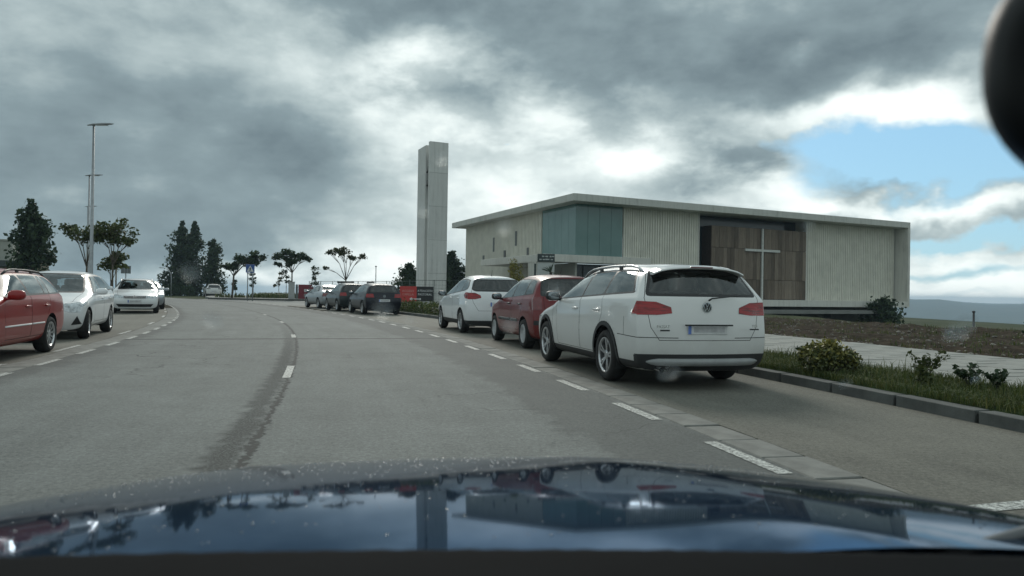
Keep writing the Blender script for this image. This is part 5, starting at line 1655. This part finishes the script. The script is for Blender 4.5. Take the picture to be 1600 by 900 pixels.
def text_mesh(name, s, size, loc, rot, m, parent, ext=.004, ax='CENTER', sx=1):
    c = bpy.data.curves.new(name, 'FONT'); c.body = s; c.size = size; c.extrude = ext; c.align_x = ax; c.align_y = 'CENTER'; c.resolution_u = 2
    o = bpy.data.objects.new(name, c); COL.objects.link(o)
    dg = bpy.context.evaluated_depsgraph_get(); me = bpy.data.meshes.new_from_object(o.evaluated_get(dg)); bpy.data.objects.remove(o)
    q = link(name, me, m, parent); q.location = loc; q.rotation_euler = rot; q.scale = (sx, 1, 1)
    return q
# banner sign: red half and black half
t = empty('banner_sign', (-6.05, 47, .0), R(8), 'long red and black sign reading ATENCIÓN PASTORAL on the lawn by the tower', 'sign')
for x in (-.95, 0, .95):
    bm = bmesh.new(); tube(bm, [(x, .05, -.1), (x, .05, 1.40)], .03, 8); fin('post', bm, GALV, t, True)
bm = bmesh.new(); bbox(bm, (-.54, 0, .93), (1.06, .03, .98), .006); rp = fin('red_panel', bm, mat('sign_red', (.42, .035, .03), .5, var=.08), t)
bm = bmesh.new(); bbox(bm, (.52, 0, .95), (1.06, .03, .94), .006); bp = fin('black_panel', bm, BLACK, t)
SR = (R(90), 0, 0)
text_mesh('lettering', 'ACCESO', .19, (-.55, -.018, 1.12), SR, mat('sign_pink', (.5, .30, .27), .5), rp)
text_mesh('lettering', 'CAPILLA', .19, (-.55, -.018, .90), SR, MATS['sign_pink'], rp)
text_mesh('lettering', 'ATENCIÓN', .185, (.52, -.018, 1.14), SR, SWHITE, bp)
text_mesh('lettering', 'PASTORAL', .185, (.52, -.018, .91), SR, SWHITE, bp)
bm = bmesh.new(); strip2(bm, [(-.40, .62), (.20, .62)], .055, -.019); strip2(bm, [(-.43, .62), (-.30, .70)], .05, -.0195); strip2(bm, [(-.43, .62), (-.30, .54)], .05, -.020)
vs = [bm.verts.new((.22 + .055 * math.cos(a), -.0205, .62 + .055 * math.sin(a))) for a in [2 * math.pi * i / 12 for i in range(12)]]; bm.faces.new(vs)
fin('arrow', bm, SWHITE, bp)
# notice board in front of the church entrance
t = empty('notice_board', (2.37, 52.0, 0), R(4), 'tall white notice board with a dark header, in front of the church entrance', 'notice board')
bm = bmesh.new(); bbox(bm, (0, .1, 1.63), (1.2, .14, 3.3), .02); nb = fin('board', bm, mat('board_white', (.46, .48, .47), .5, var=.06), t)
bm = bmesh.new(); bbox(bm, (0, .04, 3.60), (1.22, .14, .56), .012); hb = fin('header', bm, mat('header_dark', (.02, .032, .032), .5), t)
bm = bmesh.new(); rr = random.Random(5)
for z, ws_ in ((3.70, (-.22, .04, .30, .48)), (3.49, (-.40, -.16, .02, .16, .40))):
    for x in ws_:
        w = rr.uniform(.12, .2); box(bm, (x, -.035, z + rr.uniform(-.006, .006)), (w, .006, rr.uniform(.07, .10)))
fin('lettering', bm, mat('header_print', (.42, .45, .44), .5), hb)
bm = bmesh.new(); bbox(bm, (-.75, .2, 1.6), (.14, .12, 3.2), .01); fin('side_strip', bm, mat('strip_dark', (.04, .055, .05), .6), t)  # narrow dark upright strip left of the board

# utility cabinet, red container, shelter roofs, mesh fence
t = empty('utility_cabinet', (-21.05, 70.6, .15), R(20), 'pale grey cabinet standing on the traffic island', 'cabinet')
bm = bmesh.new(); bbox(bm, (0, 0, .82), (.56, .4, 1.6), .02); cb_ = fin('cabinet_body', bm, mat('cabinet_grey', (.36, .375, .37), .6), t)
bm = bmesh.new(); bbox(bm, (0, -.2, .85), (.48, .03, 1.35), .01); fin('cabinet_door', bm, MATS['cabinet_grey'], t)
bm = bmesh.new(); bbox(bm, (0, 0, 1.65), (.64, .48, .06), .01); fin('cap', bm, MATS['cabinet_grey'], t)
t = empty('red_container', (-20.95, 75.2, .0), R(16), 'dark red collection container with pale panels beyond the island', 'container')
RC = mat('container_red', (.20, .022, .035), .5, var=.2)
bm = bmesh.new(); prof = [(-.75, .1), (.75, .1), (.75, 1.35), (.55, 1.6), (-.75, 1.6)]
a = [bm.verts.new((x, -.45, z)) for x, z in prof]; b = [bm.verts.new((x, .45, z)) for x, z in prof]
bm.faces.new(a); bm.faces.new(b[::-1])
for i in range(5): bm.faces.new((a[i], b[i], b[(i + 1) % 5], a[(i + 1) % 5]))
bmesh.ops.recalc_face_normals(bm, faces=bm.faces); fin('container_body', bm, RC, t)
for x, z, w, h_, m_ in ((.12, 1.0, .62, .30, SWHITE), (.10, .52, .58, .30, mat('panel_grey', (.30, .29, .28), .6)), (.60, 1.02, .2, .26, SWHITE), (.58, 1.40, .14, .14, SWHITE), (-.9, .85, .22, 1.5, mat('side_grey', (.14, .16, .16), .6))):
    bm = bmesh.new(); bbox(bm, (x, -.47, z), (w, .03, h_), .006); fin('panel', bm, m_, t)
for loc, w, lab in (((-18.0, 80, 0), 1.75, 'flat dark shelter roof behind the silver saloon'), ((-15.5, 81, 0), .8, 'small flat dark shelter roof beside the distant lamp post')):
    t = empty('shelter', loc, R(10), lab, 'shelter', 'low flat-roofed shelters far behind the parked cars')
    bm = bmesh.new(); bbox(bm, (0, 0, 1.95), (w, 1.2, .22), .02); fin('roof', bm, mat('shelter_roof', (.05, .055, .055), .7), t)
    for x in (-.42, .42):
        bm = bmesh.new(); tube(bm, [(x * w, 0, 0), (x * w, 0, 1.9)], .04, 6); fin('post', bm, GALV, t, True)
FEN = mat('fence_green', (.05, .07, .06), .6)
def mesh_fence(A, B, h, n, lab):
    A, B = Vector(A), Vector(B); t = empty('mesh_fence', A, 0, lab, 'fence', 'thin wire mesh fences'); d = B - A
    for i in range(n + 1):
        p = d * (i / n); bm = bmesh.new(); tube(bm, [(p.x, p.y, 0), (p.x, p.y, h)], .03, 6); fin('post', bm, FEN, t, True)
    bm = bmesh.new()
    for z in (.05, h * .5, h - .03): tube(bm, [(0, 0, z), (d.x, d.y, z)], .016, 4)
    fin('rail', bm, FEN, t)
    bm = bmesh.new(); k = int(d.length / .22)
    for i in range(k):
        p = d * (i / k); tube(bm, [(p.x, p.y, .05), (p.x, p.y, h - .03)], .006, 3, False)
    for i in range(7):
        z = .1 + (h - .2) * i / 7; tube(bm, [(0, 0, z), (d.x, d.y, z)], .006, 3, False)
    o = fin('mesh_wires', bm, FEN, t); o['kind'] = 'stuff'
mesh_fence((-20.3, 74, 0), (-7.6, 60, 0), 1.95, 8, 'wire mesh fence running from the red container to the bell tower')
mesh_fence((-7.0, 50.5, 0), (-3.6, 50.0, 0), 1.9, 2, 'wire mesh fence behind the red and black banner')
# thin marker post on the right
t = empty('marker_post', (22.5, 36, -1.2), 0, 'thin dark post standing alone on the edge of the field', 'post')
bm = bmesh.new(); tube(bm, [(0, 0, -.4), (0, 0, 1.72)], [.06, .05], 7); fin('shaft', bm, mat('post_wood', (.05, .05, .05), .9), t, True)
bm = bmesh.new(); blob(bm, (0, 0, 1.74), (.07, .07, .05)); fin('cap', bm, MATS['post_wood'], t, True)
# pale building at the far left
t = empty('pale_building', (-43.5, 62, 0), R(22), 'pale flat-topped building with a dark lower roof at the far left', 'building')
PB = mat('pale_render', (.34, .35, .31), .85, var=.08)
def lb(name, m, c, s, par=None):
    bm = bmesh.new(); bbox(bm, c, s, .02, 1); return fin(name, bm, m, par or t)
lb('wall', PB, (-3.2, 3, 2.4), (9, 6, 4.8)); lb('parapet', PB, (-3.2, 3, 4.88), (9.16, 6.16, .16))
lb('lower_roof', mat('dark_fascia', (.05, .06, .06), .7), (-1.2, -.8, 2.86), (8, 2.2, .52))
lb('annex_wall', mat('tan_render', (.26, .23, .17), .85), (-1.0, -.6, 1.3), (7.6, 1.6, 2.6)); lb('annex_end', MATS['tan_render'], (3.3, .9, 1.7), (.9, .9, 3.5))
w = lb('window', DARKG, (-3.2, -.01, 3.8), (1.4, .04, .7)); lb('window', DARKG, (.2, -1.41, 1.4), (1.4, .04, 1.0))

# ---------------------------------------------------------------- parked cars
RIGHT, LEFT = 'cars parked along the right kerb', 'cars parked along the left kerb'
def place(root, s, off, facing=1, dh=0):
    p = at(s, off, 0.0); root.location = p
    root.rotation_euler = (0, 0, heading(s) + math.pi / 2 + (0 if facing > 0 else math.pi) + R(dh))
est, B_ = make_car('parked_car', scaled(wagon(), 1, 1, 1.03, archtrim=.055, clad=.335, mirrormat=TRIM, endpatch=wagon()['endpatch'] + [('rear_cladding', [(-.95, .33), (.95, .33), (.95, .425), (-.95, .425)], -1, CLAD, .003)], wheel='twin', rails=(-.62, 1.55, ALLOY, .055), raily=.63, sidegaps=[[(-.43, .645), (-1.2, .62), (-1.2, .611), (-.43, .636)], [(-.62, .86), (-.62, .64), (-.611, .64), (-.611, .86)], [(2.32, .62), (2.32, .98), (2.312, .98), (2.312, .62)]], chrome_line=[(2.08, 1.045), (1.75, 1.245), (1.44, 1.425), (1.0, 1.445), (.4, 1.453), (-.2, 1.445), (-.50, 1.43), (-.66, 1.33), (-.78, 1.17)], emblems=[(.985, .062, -1)]), WHITE,
    'white estate car with silver roof rails and dark wheel arch trims, nearest on the right', RIGHT)
def estate_extras(root, B):
    # silver under-guard, exhaust, spoiler lip, wiper, badges
    bm = bmesh.new(); n = 22; rows = []
    for i in range(n + 1):
        y = -.74 + 1.48 * i / n; x = -1.115 + .17 * abs(y / .74) ** 3; e = min(1, (1 - abs(y) / .745) * 6)
        h = .05 * max(0, e) ** .5
        rows.append([bm.verts.new((x + .06, y, .335 - h)), bm.verts.new((x - .012, y, .335 - h * .9)), bm.verts.new((x - .022, y, .335)), bm.verts.new((x - .012, y, .335 + h * .75)), bm.verts.new((x + .06, y, .335 + h * .8))])
    for a, b in zip(rows, rows[1:]):
        for j in range(4): bm.faces.new((a[j], b[j], b[j + 1], a[j + 1]))
    bmesh.ops.recalc_face_normals(bm, faces=bm.faces); fin('under_guard', bm, mat('guard_silver', (.27, .28, .28), .45, .2), root, True)
    for y in (.60, .50):
        bm = bmesh.new(); tube(bm, [(-1.10, y, .245), (-.9, y, .25)], .033, 12, False); tube(bm, [(-1.10, y, .245), (-.9, y, .25)], .027, 12, False); fin('exhaust_pipe', bm, CHROME, root, True)
    bm = bmesh.new(); rows = []
    for i in range(15):
        y = -.60 + 1.2 * i / 14; zs = B.surf((-.70, y, 3), (0, 0, -1)).z; c = .05 * (y / .6) ** 2
        rows.append([bm.verts.new(q) for q in ((-.62, y, B.surf((-.62, y, 3), (0, 0, -1)).z + .003), (-.76 + c, y, zs + .006), (-.905 + c, y, zs - .020), (-.915 + c, y, zs - .036), (-.895 + c, y, zs - .046), (-.76, y, zs - .05))])
    for a, b in zip(rows, rows[1:]):
        for k in range(5): bm.faces.new((a[k], a[k + 1], b[k + 1], b[k]))
    bm.faces.new(rows[0]); bm.faces.new(rows[-1][::-1]); bmesh.ops.recalc_face_normals(bm, faces=bm.faces)
    fin('spoiler', bm, WHITE, root)
    bm = bmesh.new(); bbox(bm, (-.912, 0, B.surf((-.70, 0, 3), (0, 0, -1)).z - .028), (.02, .30, .014), .004, 1); fin('brake_light', bm, REDDARK, root)
    bm = bmesh.new(); tube(bm, [(-1.10, 0, 1.07), (-1.085, -.05, 1.095), (-1.06, -.42, 1.13)], [.012, .01, .006], 6); fin('rear_wiper', bm, TRIM, root, True)
    q = bmesh.new(); box(q, (-1.118, 0, .775), (.02, .62, .018)); fin('plate_strip', q, TRIM, root)
    rot = (R(90), 0, R(-90))
    text_mesh('model_badge', 'PASSAT', .05, (-1.128, .60, .755), rot, CHROME, root, .002)
    q = bmesh.new(); box(q, (-1.124, .575, .712), (.006, .12, .018)); fin('model_badge', q, TRIM, root)
    text_mesh('model_badge', 'TDI', .045, (-1.122, -.60, .765), rot, CHROME, root, .002)
    q = bmesh.new(); box(q, (-1.118, -.60, .728), (.006, .12, .016)); fin('model_badge', q, TRIM, root)
    # pale lower band of the tail lights
estate_extras(est, B_); place(est, 8.9, 4.98, 1)
rd, _ = make_car('parked_car', red_hatch(), REDP, 'dark red small hatchback with black side mouldings, ahead of the white estate', RIGHT)
text_mesh('model_badge', 'Citroën', .055, (-.735, .44, 1.0), (R(90), 0, R(-90)), CHROME, rd, .002)
place(rd, 14.15, 5.33, 1, -1)
cm, _ = make_car('parked_car', people_carrier(), WHITE2, 'white people carrier with dark rear glass and wide red tail lights', RIGHT); place(cm, 19.6, 5.40, 1, -1)
gf, _ = make_car('parked_car', hatch(lev=1, emblems=[(.86, .06, -1)]), NAVY, 'dark navy hatchback with red tail lights, beside the banner sign', RIGHT); place(gf, 34.2, 5.3, 1)
tl, _ = make_car('parked_car', scaled(hatch(), .93, .95, 1.02, lev=1), GREEN, 'dark small car parked directly in front of the navy hatchback', RIGHT, False); place(tl, 39.3, 5.15, 1, 1)
sv, _ = make_car('parked_car', sedan(lev=1), SILVER, 'silver four-door saloon, farthest car parked on the right', RIGHT); place(sv, 45.0, 5.35, 1, 4)
bw_, _ = make_car('parked_car', low_estate(), REDB, 'red estate car with black roof rails, nearest on the left', LEFT); place(bw_, 14.0, -4.76, -1)
hy, _ = make_car('parked_car', small_hatch(steer=R(6)), WHITE2, 'white hatchback facing us right behind the red estate', LEFT); place(hy, 20.35, -5.1, -1, 1)
le, _ = make_car('parked_car', wagon(wheel='five', emblems=[(.70, .06, 1)], rails=(-.62, 1.55, ALLOY, .045), raily=.60), WHITE2, 'white estate facing us with a dark grille and emblem, under the road sign', LEFT)
bm = bmesh.new()
for z in (.655, .685, .715): bbox(bm, (3.645, 0, z), (.02, .78, .01), .002, 1)
fin('grille_bar', bm, CHROME, le); place(le, 38.2, -5.03, -1)
l4, _ = make_car('parked_car', hatch(lev=1), SILVER, 'pale car half hidden behind the white estate on the left', LEFT, False); place(l4, 44.6, -4.75, -1)
sv2, _ = make_car('moving_car', suv(lev=1), WHITE, 'white high-sided car driving away round the bend', None, False)
sv2.location = (-36.4, 90.2, 0); sv2.rotation_euler = (0, 0, math.pi / 2 + R(28))

# ---------------------------------------------------------------- the car the photograph is taken from
HDG = R(11)
BLUEP = None
def bluepaint():
    m, nt, b = newmat('deep_blue_paint')
    tc = nd(nt, 'ShaderNodeTexCoord'); ob = tc.outputs['Object']
    d = noise(nt, ob, 5, 6, .7)
    nt.links.new(mixc(nt, math_n(nt, 'MULTIPLY', math_n(nt, 'SUBTRACT', d, .40), .8, True), (.045, .085, .155), (.09, .11, .13)), b.inputs['Base Color'])
    b.inputs['Metallic'].default_value = .72; b.inputs['Roughness'].default_value = .05; b.inputs['Specular Tint'].default_value = (.36, .45, .56, 1)
    return m
BLUEP = bluepaint()
ego = empty('blue_car', (0, 0, 0), HDG, 'dark blue car we look out of, wet bonnet and black dashboard at the bottom', 'car')
zc = lerp_curve([(.6, .845), (.85, .828), (.95, .82), (1.25, .789), (1.6, .742), (1.95, .686), (2.25, .625), (2.4, .588), (2.52, .53), (2.6, .44), (2.62, .30)])
_zs = np.linspace(.6, 2.62, 120); _zv = np.array([zc(q) for q in _zs])
for _ in range(60): _zv[1:-1] = (_zv[:-2] + 2 * _zv[1:-1] + _zv[2:]) / 4
zc = lambda q: float(np.interp(q, _zs, _zv))
CX = .18
def bz(x, y):
    xx = x
    z = zc(min(2.62, y + .10 * xx * xx + .10 * xx ** 4)) - .03 * xx * xx
    ridge = .005 * math.exp(-((abs(x) - .47) / .16) ** 2)
    return z + ridge
def sheet(name, xs, ys, fz, m, parent, side=None):
    v = []; f = []
    for x in xs:
        for y in ys: v.append((CX + x, y, fz(x, y)))
    k = len(ys)
    for i in range(len(xs) - 1):
        for j in range(k - 1): f.append((i * k + j, (i + 1) * k + j, (i + 1) * k + j + 1, i * k + j + 1))
    return pyd(name, v, f, m, parent, True)
bon = sheet('bonnet', np.linspace(-.68, .68, 70), np.linspace(.79, 2.62, 94), bz, BLUEP, ego)
for sd in (1, -1):
    def wz(x, y):
        t = max(0, abs(x) - .93); return bz(math.copysign(min(abs(x), 1.0), x), y) - .004 - 2.2 * t * t - (0 if abs(x) < 1.075 else .5)
    sheet('wing', [sd * q for q in np.concatenate([np.linspace(.686, 1.07, 28), [1.08, 1.082]])][::sd], np.linspace(.5, 2.6, 70), wz, BLUEP, ego)
sheet('cowl', np.linspace(-.68, .68, 20), np.linspace(.66, .80, 6), lambda x, y: .79 + .0 * y, mat('cowl_plastic', (.015, .016, .017), .6), ego)
def dz(x, y): return .866 - .012 * x * x - .9 * max(0, y - (.745 - .15 * x - .05 * x * x)) 
DASH = mat('dashboard', (.004, .005, .006), .9, var=.2, spec=.08)
sheet('dashboard', np.linspace(-.86, .86, 60), np.linspace(.1, .96, 140), dz, DASH, ego)
bm = bmesh.new(); tube(bm, [(CX + .86, .95, bz(.86, .95) + .006), (CX + .70, .86, bz(.70, .86) + .004), (CX + .3, .76, .79)], [.012, .009, .006], 6)
fin('wiper', bm, mat('wiper_grey', (.10, .105, .11), .5), ego, True)
bm = bmesh.new(); tube(bm, [(CX + .02, .74, .79), (CX - .3, .76, .79), (CX - .62, .76, .79)], [.012, .009, .006], 6)
fin('wiper', bm, MATS['wiper_grey'], ego, True)
# inside mirror on its stalk, screen header, pillars and roof
Ri = Matrix.Rotation(-HDG, 4, 'Z')
mc = Ri @ Vector((.404, .45, 1.272))
bm = bmesh.new(); blob(bm, (mc.x, mc.y, mc.z), (.118, .035, .084), 2.3, 40, 24, Matrix.Translation(mc) @ Matrix.Rotation(R(-10), 4, 'Z') @ Matrix.Translation(-mc))
mir_ = fin('rear_view_mirror', bm, mat('mirror_housing', (.008, .009, .010), .5), ego, True)
bm = bmesh.new(); tube(bm, [(mc.x, mc.y + .02, mc.z + .02), (mc.x - .01, mc.y + .03, mc.z + .17)], .016, 8); fin('mirror_stalk', bm, TRIM, mir_, True)
bm = bmesh.new(); bbox(bm, (CX, -.35, 1.455), (1.16, 1.3, .06), .025); fin('roof', bm, BLUEP, ego, True)
bm = bmesh.new(); bbox(bm, (CX, -.3, 1.412), (1.1, 1.1, .015), .005); fin('headlining', bm, mat('headlining', (.12, .12, .12), .9), ego)
for sd in (1, -1):
    bm = bmesh.new(); tube(bm, [(CX + sd * .76, .62, .86), (CX + sd * .66, .42, 1.12), (CX + sd * .57, .2, 1.42)], [.035, .03, .03], 8); fin('pillar', bm, BLUEP, ego, True)
    bm = bmesh.new(); bbox(bm, (CX + sd * .95, -.45, .52), (.06, 1.9, .7), .03); fin('door', bm, BLUEP, ego, True)
# wheels under the wings
for sd in (1, -1):
    hm, tm, rm = wheel_meshes(.31, 'multi')
    for yy in (1.55, -1.0):
        w = bpy.data.objects.new('wheel', hm); COL.objects.link(w); w.parent = ego; w.location = (CX + sd * .80, yy, .31); w.rotation_euler = (0, .4, R(-90) if sd > 0 else R(90))
        for nm, me in (('tyre', tm), ('rim', rm)):
            q = bpy.data.objects.new(nm, me); COL.objects.link(q); q.parent = w
# rain drops standing on the bonnet
bm = bmesh.new(); rr = random.Random(9)
for i in range(1500):
    x = rr.uniform(-.8, .8); y = rr.uniform(.9, 2.35) if rr.random() < .4 else rr.uniform(1.5, 2.35); r_ = rr.uniform(.001, .0028)
    if abs(abs(x) - .683) < .01: continue
    zz = bz(x, y)
    bmesh.ops.create_icosphere(bm, subdivisions=1, radius=1, matrix=Matrix.Translation((CX + x, y, zz)) @ Matrix.Diagonal((r_, r_, r_ * .5, 1)))
dr = fin('water_drops', bm, mat('water_drop', (.10, .12, .14), .05, coat=1), ego, True); dr['kind'] = 'stuff'

# rain drops on the windscreen, close to the lens and far out of focus
m = bpy.data.materials.new('rain_drop'); m.use_nodes = True; nt = m.node_tree; nt.nodes.remove(nt.nodes['Principled BSDF'])
g_ = nd(nt, 'ShaderNodeBsdfGlass'); g_.inputs['IOR'].default_value = 1.33; g_.inputs['Roughness'].default_value = .32; g_.inputs[0].default_value = (.95, 1, 1, 1)
t_ = nd(nt, 'ShaderNodeBsdfTransparent'); x_ = nd(nt, 'ShaderNodeMixShader'); x_.inputs[0].default_value = .085
nt.links.new(t_.outputs[0], x_.inputs[1]); nt.links.new(g_.outputs[0], x_.inputs[2]); nt.links.new(x_.outputs[0], nt.nodes['Material Output'].inputs[0])
for x, y, z, r_ in [(0.041, 0.435, 1.209, 0.0034), (0.085, 0.471, 1.173, 0.005), (-0.112, 0.505, 1.14, 0.0066), (-0.105, 0.538, 1.108, 0.007), (0.01, 0.528, 1.117, 0.0077), (0.103, 0.538, 1.107, 0.0071), (0.131, 0.512, 1.133, 0.0046), (0.247, 0.58, 1.066, 0.0096), (0.233, 0.372, 1.271, 0.0035), (0.299, 0.464, 1.18, 0.004), (0.491, 0.541, 1.105, 0.0135), (0.421, 0.593, 1.054, 0.0057), (0.553, 0.588, 1.058, 0.0053), (0.033, 0.464, 1.181, 0.0036), (0.03, 0.536, 1.109, 0.0032), (0.296, 0.529, 1.117, 0.0035)]:
    bm = bmesh.new(); M_ = Matrix.Translation((x, y, z)) @ Matrix.Rotation(R(-45), 4, 'X') @ Matrix.Diagonal((r_, r_ * 1.15, r_ * .3, 1))
    bmesh.ops.create_uvsphere(bm, u_segments=14, v_segments=8, radius=1, matrix=M_)
    for q in bm.verts: q.co += Vector((math.sin(q.co.z * 900 + x * 50), math.cos(q.co.x * 800), math.sin(q.co.y * 700))) * r_ * .06
    fin('water_drop', bm, m, ego, True)

# ---------------------------------------------------------------- haze over the valley
bm = bmesh.new(); box(bm, (0, 0, (16 - 126) / 2), (10800, 10800, 16 + 126))
hz = fin('haze', bm, None); hz['kind'] = 'stuff'
m = bpy.data.materials.new('haze'); m.use_nodes = True; nt = m.node_tree; nt.nodes.remove(nt.nodes['Principled BSDF'])
pv = nt.nodes.new('ShaderNodeVolumePrincipled'); pv.inputs['Color'].default_value = (.62, .82, 1.0, 1); pv.inputs['Density'].default_value = .00032; pv.inputs['Anisotropy'].default_value = .2
nt.links.new(pv.outputs[0], nt.nodes['Material Output'].inputs['Volume'])
hz.data.materials.clear(); hz.data.materials.append(m)
